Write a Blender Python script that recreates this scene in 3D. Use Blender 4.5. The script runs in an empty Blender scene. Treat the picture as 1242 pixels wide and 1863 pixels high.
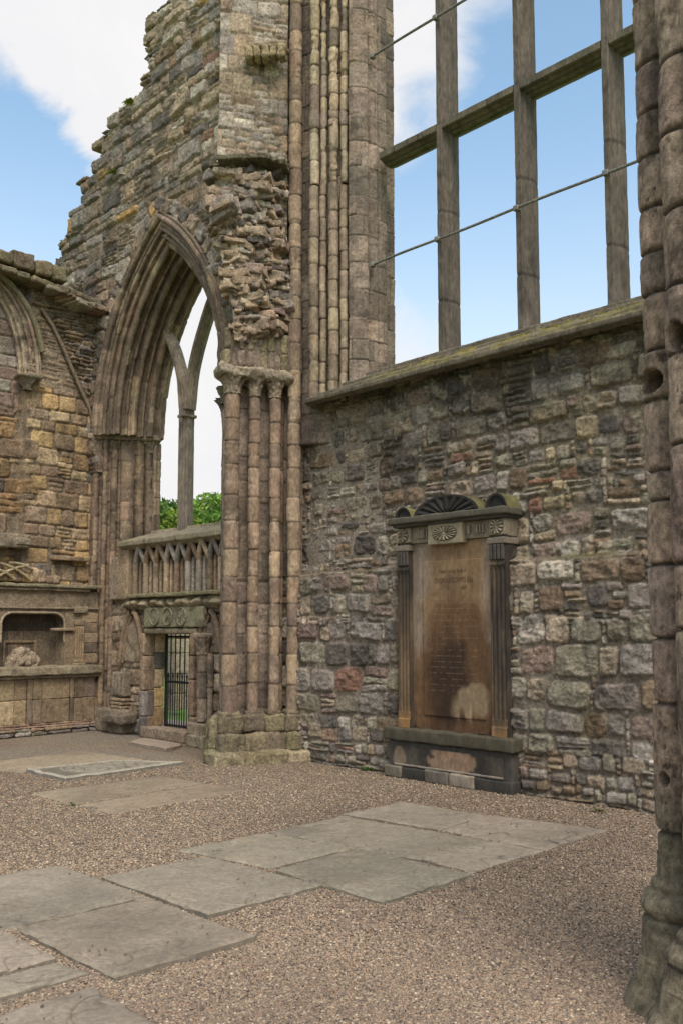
import bpy, math
import numpy as np
rs = np.random.RandomState(11)
sc = bpy.context.scene
COL = sc.collection
A = np.array
# ---------------------------------------------------------------- camera model
f_px, cxp, th, tp, EYE = 1690., 621., math.radians(43.9), .088, 1.7
pit = math.atan(tp); cyp = 1145 - f_px*tp
Fh = A([-math.cos(th), math.sin(th), 0]); Rv = A([math.sin(th), math.cos(th), 0]); Zv = A([0, 0, 1.])
Fv = math.cos(pit)*Fh + math.sin(pit)*Zv; Uv = -math.sin(pit)*Fh + math.cos(pit)*Zv
EY = A([0, 0, EYE])
def at(px, py, **k):
    """point on the plane X=, Y= or Z= that is seen at photo pixel px,py"""
    q = Fv + (px-cxp)/f_px*Rv - (py-cyp)/f_px*Uv
    (n, v), = k.items(); i = 'XYZ'.index(n)
    return EY + q*(v-EY[i])/q[i]
def xr(px):      # X/Y ratio of the (nearly vertical) line at pixel column px, taken at mid height
    q = at(px, 900, Y=1.); return q[0]
# ---------------------------------------------------------------- noise
def _h(i, j, k, s):
    n = (i.astype(np.int64)*374761393 + j.astype(np.int64)*668265263 + k.astype(np.int64)*2147483647*3 + s*974634777) & 0xffffffff
    n = ((n ^ (n >> 13))*1274126177) & 0xffffffff
    n = ((n ^ (n >> 16))*2246822519) & 0xffffffff
    return ((n ^ (n >> 15)) & 0xffffff)/float(0xffffff)
def vn(P, sc_=1., seed=0):
    x, y, z = P[..., 0]*sc_, P[..., 1]*sc_, P[..., 2]*sc_
    i, j, k = np.floor(x), np.floor(y), np.floor(z)
    u, v, w = x-i, y-j, z-k
    u, v, w = u*u*(3-2*u), v*v*(3-2*v), w*w*(3-2*w)
    o = 0
    for a in (0, 1):
        for b in (0, 1):
            for c in (0, 1):
                o = o + _h(i+a, j+b, k+c, seed)*(u if a else 1-u)*(v if b else 1-v)*(w if c else 1-w)
    return o*2-1
def fbm(P, sc_=1., o=4, seed=0, g=.5):
    r = 0; a = 1.; t = 0
    for q in range(o):
        r = r + a*vn(P, sc_*2**q, seed+q*17); t += a; a *= g
    return r/t
def st3(s, t, z=0.): return np.stack([s, t, np.zeros_like(s)+z], -1)
def sstep(a, b, x):
    t = np.clip((x-a)/(b-a), 0, 1); return t*t*(3-2*t)
# ---------------------------------------------------------------- objects
class Root:
    pass
def thing(name, label, cat, loc=(0, 0, 0), group=None):
    o = bpy.data.objects.new(name, None); COL.objects.link(o); o.location = loc
    o.empty_display_size = .2
    o['label'] = label; o['category'] = cat
    if group: o['group'] = group
    return o
def wloc(o):
    l = A(o.location)
    while o.parent is not None:
        o = o.parent; l = l + A(o.location)
    return l
def tag(o, label, cat, group=None):
    o['label'] = label; o['category'] = cat
    if group: o['group'] = group
    return o
class MB:
    def __init__(s): s.V = []; s.F = []; s.C = []; s.n = 0
    def add(s, V, F, C):
        V = np.asarray(V, float).reshape(-1, 3); F = np.asarray(F, int)
        C = np.asarray(C, float)
        if C.ndim == 1: C = np.tile(C, (len(V), 1))
        C = C.reshape(-1, 3)
        s.V.append(V); s.C.append(C); s.F.append((F, s.n)); s.n += len(V); return s
    def grid(s, V, C, mask=None, cu=False):
        n, m = V.shape[:2]
        if np.asarray(C).ndim == 1: C = np.tile(C, (n, m, 1))
        I = np.arange(n*m).reshape(n, m)
        if cu: I = np.concatenate([I, I[:1]], 0)
        Q = np.stack([I[:-1, :-1], I[1:, :-1], I[1:, 1:], I[:-1, 1:]], -1)
        Q = Q[mask] if mask is not None else Q.reshape(-1, 4)
        if mask is None: return s.add(V, Q, C)
        u, inv = np.unique(Q, return_inverse=True)
        return s.add(V.reshape(-1, 3)[u], inv.reshape(-1, 4), C.reshape(-1, 3)[u])
    def skirt(s, V, C, mask, vec):
        """close a masked sheet backwards along vec"""
        n, m = V.shape[:2]; I = np.arange(n*m).reshape(n, m)
        P = np.zeros((n+1, m+1), bool); P[1:-1, 1:-1] = mask
        es = []
        a = P[1:, 1:-1] != P[:-1, 1:-1]
        i, j = np.where(a); es.append(np.stack([I[i, j], I[i, j+1]], -1))
        a = P[1:-1, 1:] != P[1:-1, :-1]
        i, j = np.where(a); es.append(np.stack([I[i, j], I[i+1, j]], -1))
        E = np.concatenate(es); k = len(E)
        if k == 0: return s
        W = V.reshape(-1, 3); K = C.reshape(-1, 3)
        nn = 7
        L = []
        for q in range(nn):
            t = q/(nn-1)
            for e in (0, 1):
                p = W[E[:, e]] + A(vec)*t
                if 0 < q: p = p + .02*np.stack([vn(p, 9, 5), vn(p, 9, 6), vn(p, 9, 7)], -1)
                L.append(p)
        VV = np.concatenate(L); CC = np.concatenate([K[E[:, e]]*(1-.0*q) for q in range(nn) for e in (0, 1)])
        r = np.arange(k); F = []
        for q in range(nn-1):
            F.append(np.stack([2*q*k+r, (2*q+1)*k+r, (2*q+3)*k+r, (2*q+2)*k+r], -1))
        return s.add(VV, np.concatenate(F), CC)
    def rbox(s, c, half, r=.02, res=.05, nz=.006, col=(.3, .27, .22), rz=0., tilt=(0, 0), seed=None, chip=0., ns=9.):
        half = A(half, float); r = min(r, *(half*.95)); seed = rs.randint(9999) if seed is None else seed
        cz, sz = math.cos(rz), math.sin(rz)
        for ax in range(3):
            u, v = (ax+1) % 3, (ax+2) % 3
            def lin(hh):
                k = max(2, int(2*(hh-r)/res)+1)
                e = r*np.tan(np.linspace(0, 1, 4)[1:]*math.pi/4)
                return np.concatenate([-(hh-r)-e[::-1], np.linspace(-(hh-r), hh-r, k), (hh-r)+e])
            a, b = lin(half[u]), lin(half[v])
            for sg in (-1, 1):
                P = np.zeros((len(a), len(b), 3)); P[..., u] = a[:, None]; P[..., v] = b[None]; P[..., ax] = sg*half[ax]
                inn = np.clip(P, -(half-r), half-r); d = P-inn; l = np.linalg.norm(d, axis=-1, keepdims=True)
                P = inn + d/np.maximum(l, 1e-9)*r
                nrm = d/np.maximum(l, 1e-9)
                Q = P + seed*.37
                P = P + nrm*(nz*fbm(Q, ns, 3, 3)[..., None]*1.6)
                if chip: P = P - nrm*(chip*np.clip(fbm(Q, 14, 3, 8)-.15, 0, 1)[..., None])
                P[..., 2] += tilt[0]*P[..., 0] + tilt[1]*P[..., 1]
                X = P[..., 0]*cz - P[..., 1]*sz; Y = P[..., 0]*sz + P[..., 1]*cz
                P = np.stack([X, Y, P[..., 2]], -1) + A(c, float)
                cc = A(col)*(1+.10*fbm(Q, 6, 3, 21)[..., None])
                s.grid(P if sg*1 > 0 else P[::-1], cc if sg > 0 else cc[::-1])
        return s
    def tube(s, pts, r, n=8, col=(.03, .03, .03), cap=True):
        pts = A(pts, float); k = len(pts); r = np.broadcast_to(r, (k,))
        T = np.gradient(pts, axis=0); T /= np.linalg.norm(T, axis=1, keepdims=True)
        up = A([0, 0, 1.]) if abs(T[0, 2]) < .9 else A([1., 0, 0])
        a = np.cross(T, up); a /= np.linalg.norm(a, axis=1, keepdims=True); b = np.cross(T, a)
        ang = np.linspace(0, 2*math.pi, n, endpoint=False)
        V = pts[None] + r[None, :, None]*(np.cos(ang)[:, None, None]*a[None] + np.sin(ang)[:, None, None]*b[None])
        s.grid(V, A(col), cu=True)
        if cap:
            for e in (0, -1):
                ring = V[:, e]; c = ring.mean(0)
                s.add(np.vstack([ring, c]), [[i, (i+1) % n, n, n] if 0 else [i, (i+1) % n, n] for i in range(n)], A(col))
        return s
    def build(s, name, mat, parent=None, smooth=True, label=None, origin=None):
        me = bpy.data.meshes.new(name)
        V = np.concatenate(s.V); C = np.concatenate(s.C)
        off = wloc(parent) if parent is not None else (A(origin) if origin is not None else 0)
        V = V - off
        lens = np.concatenate([np.full(len(F), F.shape[1]) for F, o in s.F]); idx = np.concatenate([(F+o).ravel() for F, o in s.F])
        me.vertices.add(len(V)); me.vertices.foreach_set('co', V.astype(np.float32).ravel())
        me.loops.add(len(idx)); me.loops.foreach_set('vertex_index', idx.astype(np.int32))
        me.polygons.add(len(lens))
        me.polygons.foreach_set('loop_start', np.concatenate([[0], np.cumsum(lens)[:-1]]).astype(np.int32))
        me.polygons.foreach_set('use_smooth', np.full(len(lens), smooth))
        me.update(calc_edges=True)
        at_ = me.color_attributes.new('Col', 'FLOAT_COLOR', 'POINT')
        at_.data.foreach_set('color', np.concatenate([np.clip(C, .004, 1), np.ones((len(C), 1))], 1).astype(np.float32).ravel())
        me.materials.append(mat)
        o = bpy.data.objects.new(name, me); COL.objects.link(o)
        if parent is not None: o.parent = parent
        elif origin is not None: o.location = origin
        if label: o['label'] = label
        return o
# ---------------------------------------------------------------- materials
def newmat(name):
    m = bpy.data.materials.new(name); m.use_nodes = True
    nt = m.node_tree; b = nt.nodes['Principled BSDF']; return m, nt, b
def N(nt, t, **k):
    n = nt.nodes.new(t)
    for a, v in k.items():
        if a in n.inputs: n.inputs[a].default_value = v
        else: setattr(n, a, v)
    return n
def mixc(nt, fac, a, b, blend='MIX'):
    n = nt.nodes.new('ShaderNodeMix'); n.data_type = 'RGBA'; n.blend_type = blend
    for sk, v in ((n.inputs[0], fac), (n.inputs[6], a), (n.inputs[7], b)):
        if hasattr(v, 'links') or isinstance(v, bpy.types.NodeSocket): nt.links.new(v, sk)
        else: sk.default_value = v if not isinstance(v, tuple) else (*v, 1)[:4]
    return n.outputs[2]
def ramp(nt, src, p0, p1, c0=0., c1=1.):
    r = nt.nodes.new('ShaderNodeMapRange'); r.clamp = True
    r.inputs[1].default_value = p0; r.inputs[2].default_value = p1; r.inputs[3].default_value = c0; r.inputs[4].default_value = c1
    nt.links.new(src, r.inputs[0]); return r.outputs[0]
def stone_mat(name, bump=.5, d1=.012, var=.35, speck=.5, fine=90., rough=.9, stretch=(1, 1, 1), spec=.25, lichen=.0, soot=.0, tint=(1.06, .98, .925)):
    m, nt, b = newmat(name); L = nt.links.new
    tc = N(nt, 'ShaderNodeTexCoord'); mp = N(nt, 'ShaderNodeMapping'); mp.inputs['Scale'].default_value = stretch
    L(tc.outputs['Object'], mp.inputs[0]); co = mp.outputs[0]
    at_ = N(nt, 'ShaderNodeAttribute', attribute_name='Col')
    n1 = N(nt, 'ShaderNodeTexNoise', Scale=7., Detail=6., Roughness=.65); L(co, n1.inputs[0])
    n2 = N(nt, 'ShaderNodeTexNoise', Scale=fine, Detail=5., Roughness=.7); L(co, n2.inputs[0])
    n3 = N(nt, 'ShaderNodeTexNoise', Scale=28., Detail=6., Roughness=.7); L(co, n3.inputs[0])
    n4 = N(nt, 'ShaderNodeTexNoise', Scale=2.3, Detail=7., Roughness=.6, Distortion=.6); L(co, n4.inputs[0])
    c = mixc(nt, 1., at_.outputs[0], tint, 'MULTIPLY')
    def mul(c, src, lo, hi, a, b_):
        v = ramp(nt, src, lo, hi, a, b_); cc = N(nt, 'ShaderNodeCombineColor')
        for i in range(3): L(v, cc.inputs[i])
        return mixc(nt, 1., c, cc.outputs[0], 'MULTIPLY')
    c = mul(c, n1.outputs[0], .3, .7, 1-var, 1+var)
    c = mul(c, n3.outputs[0], .32, .68, 1-speck*.75, 1+speck*.7)
    c = mul(c, n2.outputs[0], .32, .68, 1-speck*.4, 1+speck*.4)
    # weathering tints: warm and grey-green drift
    c = mixc(nt, ramp(nt, n4.outputs[0], .48, .7, 0, .35), c, mixc(nt, 1., c, (1.08, .97, .85), 'MULTIPLY'))
    if lichen:
        n5 = N(nt, 'ShaderNodeTexNoise', Scale=11., Detail=8., Roughness=.75); L(co, n5.inputs[0])
        c = mixc(nt, ramp(nt, n5.outputs[0], .60, .68, 0, lichen), c, (.34, .33, .27))
    if soot:
        n6 = N(nt, 'ShaderNodeTexNoise', Scale=3.1, Detail=9., Roughness=.72); L(co, n6.inputs[0])
        c = mixc(nt, ramp(nt, n6.outputs[0], .53, .66, 0, soot), c, (.030, .027, .022))
    L(c, b.inputs['Base Color'])
    b.inputs['Roughness'].default_value = rough
    b.inputs['Specular IOR Level'].default_value = spec
    ad = N(nt, 'ShaderNodeMath', operation='ADD'); L(n3.outputs[0], ad.inputs[0])
    ml = N(nt, 'ShaderNodeMath', operation='MULTIPLY'); ml.inputs[1].default_value = .6; L(n2.outputs[0], ml.inputs[0]); L(ml.outputs[0], ad.inputs[1])
    bp = N(nt, 'ShaderNodeBump', Strength=bump, Distance=d1); L(ad.outputs[0], bp.inputs['Height'])
    L(bp.outputs[0], b.inputs['Normal'])
    return m
M_RUB = stone_mat('rubble_stone', 1., .026, .30, .55, 80., lichen=.35, soot=.6)
M_ASH = stone_mat('ashlar_stone', .9, .014, .28, .46, 100., soot=.55)
M_SHAFT = stone_mat('shaft_stone', .8, .012, .25, .42, 110., stretch=(1, 1, .6), soot=.55, tint=(1.05, .975, .91))
M_FORE = stone_mat('foreground_stone', 1., .016, .30, .62, 170., stretch=(1, 1, .7), soot=.35, tint=(1.06, .98, .92))
M_SLAB = stone_mat('flag_stone', .6, .006, .16, .28, 140., lichen=.12, soot=.12, tint=(1.0, .98, .945))
M_MON = stone_mat('sooty_stone', .5, .006, .22, .25, 130., stretch=(1, 1, .5), rough=.8)
M_TRAC = stone_mat('tracery_stone', .5, .008, .3, .4, 110., stretch=(1, 1, .35), soot=.6)
def plain(name, col, rough=.6, metal=0., attr=False, nscale=30., var=.3, bump=.2, spec=.3, trans=0.):
    m, nt, b = newmat(name); L = nt.links.new
    tc = N(nt, 'ShaderNodeTexCoord'); n = N(nt, 'ShaderNodeTexNoise', Scale=nscale, Detail=5., Roughness=.6); L(tc.outputs['Object'], n.inputs[0])
    if attr: src = N(nt, 'ShaderNodeAttribute', attribute_name='Col').outputs[0]
    else: src = (*col, 1)
    v = ramp(nt, n.outputs[0], .3, .7, 1-var, 1+var); cc = N(nt, 'ShaderNodeCombineColor')
    for i in range(3): L(v, cc.inputs[i])
    c = mixc(nt, 1., src, cc.outputs[0], 'MULTIPLY'); L(c, b.inputs['Base Color'])
    b.inputs['Roughness'].default_value = rough; b.inputs['Metallic'].default_value = metal; b.inputs['Specular IOR Level'].default_value = spec
    bp = N(nt, 'ShaderNodeBump', Strength=bump, Distance=.01); L(n.outputs[0], bp.inputs['Height']); L(bp.outputs[0], b.inputs['Normal'])
    if trans:
        tr = N(nt, 'ShaderNodeBsdfTranslucent'); L(c, tr.inputs[0]); mx = N(nt, 'ShaderNodeMixShader'); mx.inputs[0].default_value = trans
        L(b.outputs[0], mx.inputs[1]); L(tr.outputs[0], mx.inputs[2]); L(mx.outputs[0], nt.nodes['Material Output'].inputs[0])
    return m
M_IRON = plain('wrought_iron', (.018, .017, .016), .55, .3)
M_BAR = plain('weathered_bar', (.16, .15, .13), .6, .2, var=.5)
M_LEAF = plain('leaf', (.06, .12, .03), .6, attr=True, var=.2, bump=0., trans=.35)
M_BARK = plain('bark', (.08, .06, .045), .9, nscale=12., bump=.6)
M_PEB = plain('pebble', (.3, .25, .2), .8, attr=True, nscale=150., var=.25)
M_LAWN = plain('lawn_grass', (.165, .255, .05), .9, nscale=3., var=.25, bump=.4)
M_PATH = plain('path_gravel', (.42, .32, .26), .9, nscale=60., var=.2)
def gravel_mat():
    m, nt, b = newmat('gravel'); L = nt.links.new
    tc = N(nt, 'ShaderNodeTexCoord'); n0 = N(nt, 'ShaderNodeTexNoise', Scale=40., Detail=2.); L(tc.outputs['Object'], n0.inputs[0])
    wv = N(nt, 'ShaderNodeVectorMath', operation='MULTIPLY_ADD'); wv.inputs[1].default_value = (.01, .01, .01)
    L(n0.outputs[1], wv.inputs[0]); L(tc.outputs['Object'], wv.inputs[2])
    v = N(nt, 'ShaderNodeTexVoronoi', Scale=74.); L(wv.outputs[0], v.inputs[0])
    sp = N(nt, 'ShaderNodeSeparateColor'); L(v.outputs['Color'], sp.inputs[0])
    cr = N(nt, 'ShaderNodeValToRGB'); L(sp.outputs[0], cr.inputs[0])
    e = cr.color_ramp.elements
    e[0].position = 0; e[0].color = (.075, .06, .048, 1); e[1].position = 1; e[1].color = (.40, .335, .26, 1)
    for p, c in ((.25, (.15, .118, .092)), (.5, (.22, .172, .132)), (.75, (.19, .16, .132)), (.9, (.27, .205, .15))):
        q = e.new(p); q.color = (*c, 1)
    at_ = N(nt, 'ShaderNodeAttribute', attribute_name='Col')
    c = mixc(nt, 1., cr.outputs[0], at_.outputs[0], 'MULTIPLY')
    L(c, b.inputs['Base Color']); b.inputs['Roughness'].default_value = .85
    bp = N(nt, 'ShaderNodeBump', Strength=1., Distance=.014, invert=True); L(v.outputs['Distance'], bp.inputs['Height']); L(bp.outputs[0], b.inputs['Normal'])
    return m
M_GRAV = gravel_mat()
# ---------------------------------------------------------------- palettes (linear base colours)
GREY = (.265, .24, .212); BUFF = (.325, .27, .20); PINK = (.235, .18, .15); DARK = (.13, .118, .106); GREEN = (.24, .222, .17)
YEL = (.40, .27, .11); PALE = (.38, .35, .295); RED = (.25, .15, .11); BRN = (.22, .165, .115); WARM = (.31, .245, .175)
PAL_RUB = [(GREY, 6), (BUFF, 3), (PINK, 1.6), (DARK, 2.4), (GREEN, 2.6), (PALE, 1.6), (YEL, .0), (RED, .3), (BRN, 2)]
PAL_FACE = [(GREY, 5), (BUFF, 4), (PALE, 3.2), (DARK, 1.5), (RED, .35), (YEL, .45), (BRN, 1.2), (WARM, 3)]
PAL_SHAFT = [((.235, .18, .128), 4), ((.215, .158, .115), 4), ((.17, .13, .10), 2), ((.27, .21, .145), 2)]
PAL_YEL = [((.40, .29, .15), 2.4), ((.37, .29, .185), 4), (BRN, 2.2), (DARK, .45), ((.36, .26, .14), 3), (WARM, 2.5)]
PAL_JAMB = [((.22, .18, .145), 4), ((.175, .145, .115), 3), ((.265, .215, .165), 2), ((.13, .11, .09), 1)]
PAL_GREEN = [((.185, .165, .10), 3), ((.22, .19, .125), 2), ((.15, .13, .09), 2)]
def pick(pal, j=.14):
    w = A([p[1] for p in pal], float); c = A(pal[rs.choice(len(pal), p=w/w.sum())][0])
    return c*(1+j*rs.randn())*(1+.014*rs.randn(3))
# ---------------------------------------------------------------- masonry heightfields
class Field:
    def __init__(F, S, T, res, mortar=(.22, .19, .15), warp=.03, seed=0, s0=0., t0=0., edge=.008):
        F.s, F.t = np.meshgrid(np.arange(s0, S+res*.5, res), np.arange(t0, T+res*.5, res), indexing='ij')
        F.res = res; P = st3(F.s, F.t, seed*3.7); F.P = P; F.s0, F.t0 = s0, t0
        F.sw = F.s + warp*fbm(P, 1.3, 2, 1) + warp*.22*fbm(P, 7, 3, 11)
        F.tw = F.t + warp*fbm(P, 1.1, 2, 2) + warp*.22*fbm(P, 7, 3, 12)
        F.n1 = fbm(P, 16, 3, 3)*edge; F.n2 = fbm(P, 13, 4, 4); F.n3 = fbm(P, 9, 3, 5); F.n4 = fbm(P*A([1, 2.6, 1]), 11, 3, 6)
        F.H = F.n2*.010 + .010*fbm(P, 4, 3, 66) - .004; F.ID = np.full(F.s.shape, -1); F.c = []
        F.C = A(mortar)*(1+.22*F.n3[..., None] + .15*fbm(P, 30, 2, 9)[..., None])
    def stamp(F, cx, cy, hx, hy, h, col, rnd=.45, ang=0., bev=.025, face=.010, tilt=(0, 0), mask=None):
        R = math.hypot(hx, hy)+.06; n, m = F.s.shape
        i0, i1 = max(0, int((cx-R-F.s0)/F.res)), min(n, int((cx+R-F.s0)/F.res)+2); j0, j1 = max(0, int((cy-R-F.t0)/F.res)), min(m, int((cy+R-F.t0)/F.res)+2)
        if i0 >= i1 or j0 >= j1: return
        w = (slice(i0, i1), slice(j0, j1)); x = F.sw[w]-cx; y = F.tw[w]-cy
        c, s = math.cos(ang), math.sin(ang); x, y = c*x+s*y, -s*x+c*y
        r = rnd*min(hx, hy); qx = np.abs(x)-hx+r; qy = np.abs(y)-hy+r
        sd = np.hypot(np.maximum(qx, 0), np.maximum(qy, 0))+np.minimum(np.maximum(qx, qy), 0)-r + F.n1[w]
        p = np.clip(-sd/bev, 0, 1); p = 1-(1-p)**2
        H = h*p + p*(face*F.n2[w] + face*.6*F.n4[w] + tilt[0]*x + tilt[1]*y)
        k = (sd < 0) & (H > F.H[w])
        F.H[w] = np.where(k, H, F.H[w]); F.ID[w] = np.where(k, len(F.c), F.ID[w])
        cc = A(col)*(1+.16*F.n3[w][..., None]+.12*F.n4[w][..., None])
        F.C[w] = np.where(k[..., None], cc, F.C[w]); F.c.append((cx, cy))
    def rubble(F, S, T, pal, hc=(.11, .30), thin=.35, h=(.02, .055), t0=0., s0=0., gap=.012, rnd=(.25, .8), bev=.028, face=.012, asp=(.7, 1.9)):
        t = t0
        while t < T:
            if rs.rand() < .22:           # pinning course
                hh = rs.uniform(.03, .06); s = s0-rs.rand()*.2
                while s < S:
                    w = rs.uniform(.06, .32)
                    if rs.rand() < .8: F.stamp(s+w/2, t+hh/2+rs.randn()*.006, w/2-.005, hh/2*rs.uniform(.6, 1), rs.uniform(*h)*.9, pick(pal), .8, rs.randn()*.06, .014, face)
                    s += w
                t += hh
            c = rs.uniform(*hc); s = s0-rs.rand()*.3
            while s < S:
                if rs.rand() < thin:
                    w = rs.uniform(.12, .42); k = rs.randint(2, 4 if c < .2 else 5); cuts = np.cumsum(rs.uniform(.6, 1.5, k)); cuts = cuts/cuts[-1]*c; y0 = 0
                    for y1 in cuts:
                        ww = w*rs.uniform(.75, 1.1)
                        F.stamp(s+w/2+rs.randn()*.02, t+(y0+y1)/2, ww/2-gap*.5, (y1-y0)/2-gap*.35, rs.uniform(*h), pick(pal), rs.uniform(.4, .9), rs.randn()*.05, bev*.6, face, (0, rs.randn()*.1))
                        y0 = y1
                else:
                    w = c*rs.uniform(*asp); hh = c*rs.uniform(.78, 1.08)
                    F.stamp(s+w/2, t+c/2+rs.randn()*.01, w/2-gap*.6, hh/2-gap*.5, rs.uniform(*h), pick(pal), rs.uniform(*rnd), rs.randn()*.035, bev, face*rs.uniform(.6, 1.7), (rs.randn()*.05, rs.randn()*.06))
                    if rs.rand() < .3:      # upright pinning beside it
                        pw = rs.uniform(.03, .06); y = t
                        while y < t+c:
                            ph = rs.uniform(.04, .12); F.stamp(s+w+pw/2, y+ph/2, pw/2, ph/2-.004, rs.uniform(*h)*.8, pick(pal), .8, rs.randn()*.1, .013, face); y += ph
                        w += pw
                s += w
            t += c
    def ashlar(F, S, T, pal, hc=(.2, .34), lw=(.3, .75), h=(.02, .035), t0=0., s0=0., gap=.008, rnd=.18, bev=.02, face=.008, bad=.0, sj=.01, where=None):
        t = t0
        while t < T:
            c = rs.uniform(*hc); s = s0-rs.rand()*.4
            while s < S:
                w = rs.uniform(*lw)
                if (where is None or where(s+w/2, t+c/2)):
                    if rs.rand() < bad:
                        k = rs.randint(2, 5); y = t
                        for q in range(k):
                            F.stamp(s+w/2+rs.randn()*.02, y+c/k/2, w/2*rs.uniform(.7, 1), c/k/2-.006, rs.uniform(*h)*.8, pick(pal), .6, rs.randn()*.05, bev*.6, face*1.6); y += c/k
                    else:
                        F.stamp(s+w/2, t+c/2, w/2-gap*.5, c/2-gap*.5, rs.uniform(*h), pick(pal), rnd*rs.uniform(.4, 1.8), rs.randn()*sj, bev, face*rs.uniform(.5, 1.8), (rs.randn()*.025, rs.randn()*.025))
                s += w
            t += c
def dark_blotch(C, P, lo=.08, hi=.4, k=.75, sc_=1.6, seed=41, tint=(.05, .047, .038)):
    m = sstep(lo, hi, fbm(P, sc_, 6, seed, .6))[..., None]*k
    return C*(1-m) + A(tint)*m
def shaft(mb, x, y, r, z0, z1, pal, drum=(.28, .42), nth=26, res=.018, chip=.012, a0=0., a1=2*math.pi, groove=.007, joints=None, wob=.008, seed=None, lean=None):
    res = min(res, .012); z = np.arange(z0, z1+res*.5, res); full = abs(a1-a0-2*math.pi) < 1e-3
    an = np.linspace(a0, a1, nth, endpoint=not full)
    if joints is None:
        joints = [z0]
        while joints[-1] < z1: joints.append(joints[-1]+rs.uniform(*drum))
    joints = A(joints); k = np.clip(np.searchsorted(joints, z, 'right')-1, 0, len(joints)-1)
    nd = len(joints)+1; cols = A([pick(pal) for _ in range(nd)]); rj = 1+wob*rs.randn(nd); ox = .0035*rs.randn(nd, 2)
    d = np.min(np.abs(z[:, None]-joints[None]), axis=1)
    g = np.exp(-(d/.007)**2)*groove*1.5 + np.exp(-(d/.018)**2)*groove*.25
    seed = rs.randint(9999) if seed is None else seed
    AA, ZZ = np.meshgrid(an, z, indexing='ij')
    P = np.stack([np.cos(AA)*r, np.sin(AA)*r, ZZ], -1)+seed*.53
    n = fbm(P, 6, 4, 1); n2 = fbm(P, 22, 3, 2)
    worn = np.clip(fbm(P, 4.5, 3, 9)-.12, 0, 1)
    prox = np.exp(-(d/.05)**2)[None]
    flake = sstep(.20, .26, fbm(P, 3.2, 4, 33))*sstep(.0, .2, worn+.12)*chip*.9
    rr = r*rj[k][None] - g[None] + .003*n + .003*n2 - chip*np.clip(n2+.1, 0, 1)*prox*1.0 - worn*chip*1.6 - flake
    C = cols[k][None]*(1+.16*n[..., None]+.10*n2[..., None])
    C = C*(1-.0*g[None, :, None])
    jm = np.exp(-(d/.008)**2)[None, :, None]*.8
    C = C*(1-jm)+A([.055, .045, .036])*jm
    lighter = np.clip(worn*1.6+flake/chip*.3, 0, .55)[..., None]; C = C*(1-lighter)+A([.33, .27, .20])*lighter
    V = np.stack([x+ox[k, 0][None]+np.cos(AA)*rr, y+ox[k, 1][None]+np.sin(AA)*rr, ZZ], -1)
    if lean is not None: V = V + (ZZ-z0)[..., None]*A(lean)
    mb.grid(V, C, cu=full); return mb
def sweep(mb, path, frame_r, prof, pal, block=.3, order_w=.16, chip=.006, seed=None, dirt=None, groove=.007, depth=A([0, 1., 0])):
    """moulding: path (n,3), outward radial (n,3), profile (m,2): radial, depth"""
    n = len(path); m = len(prof); seed = rs.randint(999) if seed is None else seed
    sl = np.concatenate([[0], np.cumsum(np.linalg.norm(np.diff(path, axis=0), axis=1))])
    pl = np.concatenate([[0], np.cumsum(np.linalg.norm(np.diff(prof, axis=0), axis=1))])
    orders = np.floor(pl/order_w).astype(int); no = orders.max()+1
    V = path[:, None]+frame_r[:, None]*prof[None, :, :1]+A(depth)*prof[None, :, 1:2]
    dp = np.gradient(prof, axis=0); nn = np.stack([-dp[:, 1], dp[:, 0]], -1); nn /= np.linalg.norm(nn, axis=1, keepdims=True)+1e-9
    NN = frame_r[:, None]*nn[None, :, :1]+A(depth)*nn[None, :, 1:2]
    C = np.zeros((n, m, 3)); G = np.zeros((n, m))
    for o in range(no):
        J = [rs.uniform(-block, 0)]
        while J[-1] < sl[-1]: J.append(J[-1]+block*rs.uniform(.8, 1.25))
        J = A(J); k = np.clip(np.searchsorted(J, sl, 'right'), 0, len(J)); cc = A([pick(pal) for _ in range(len(J)+1)])
        js = rs.randn(len(J)+1)*.004
        d = np.min(np.abs(sl[:, None]-J[None]), axis=1); c = orders == o
        C[:, c] = cc[k][:, None]; G[:, c] = (np.exp(-(d/.010)**2)*groove*1.4 + js[k])[:, None]
    P = V+seed; f1 = fbm(P, 8, 4, 3); f2 = fbm(P, 26, 3, 4)
    V = V - NN*(G - .004*f1 - chip*f2*.5 + chip*2.2*np.clip(f1-.1, 0, 1))[..., None]*-1*-1
    jm = np.clip(G/groove, 0, 1)[..., None]*.55
    C = C*(1+.16*f1[..., None]+.12*f2[..., None]); C = C*(1-jm)+A([.085, .07, .055])*jm
    if dirt is not None: C = dirt(C, P)
    mb.grid(V, C); return mb
def rolls(seq, p0, p1, bump=1., n=11):
    """profile along p0->p1 made of rolls (+w), hollows (-w) and flats (0,w)"""
    p0, p1 = A(p0, float), A(p1, float); L = np.linalg.norm(p1-p0); d = (p1-p0)/L; nn = A([-d[1], d[0]])
    tot = sum(abs(q) if not isinstance(q, tuple) else q[0] for q in seq); u = 0; out = []
    for q in seq:
        if isinstance(q, tuple): w = q[0]/tot*L; t = np.linspace(0, 1, 3); h = np.zeros(3)+q[1]
        else:
            w = abs(q)/tot*L; t = (1-np.cos(np.linspace(0, math.pi, n)))/2; h = np.sign(q)*np.sqrt(np.clip(1-(2*t-1)**2, 0, 1))*w*.5*bump*(1. if q > 0 else .8)
        out.append(p0+d*(u+t*w)[:, None]+nn*h[:, None]); u += w
    return np.concatenate(out)
def lerpt(x, xs, ys): return np.interp(x, xs, ys)
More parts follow.
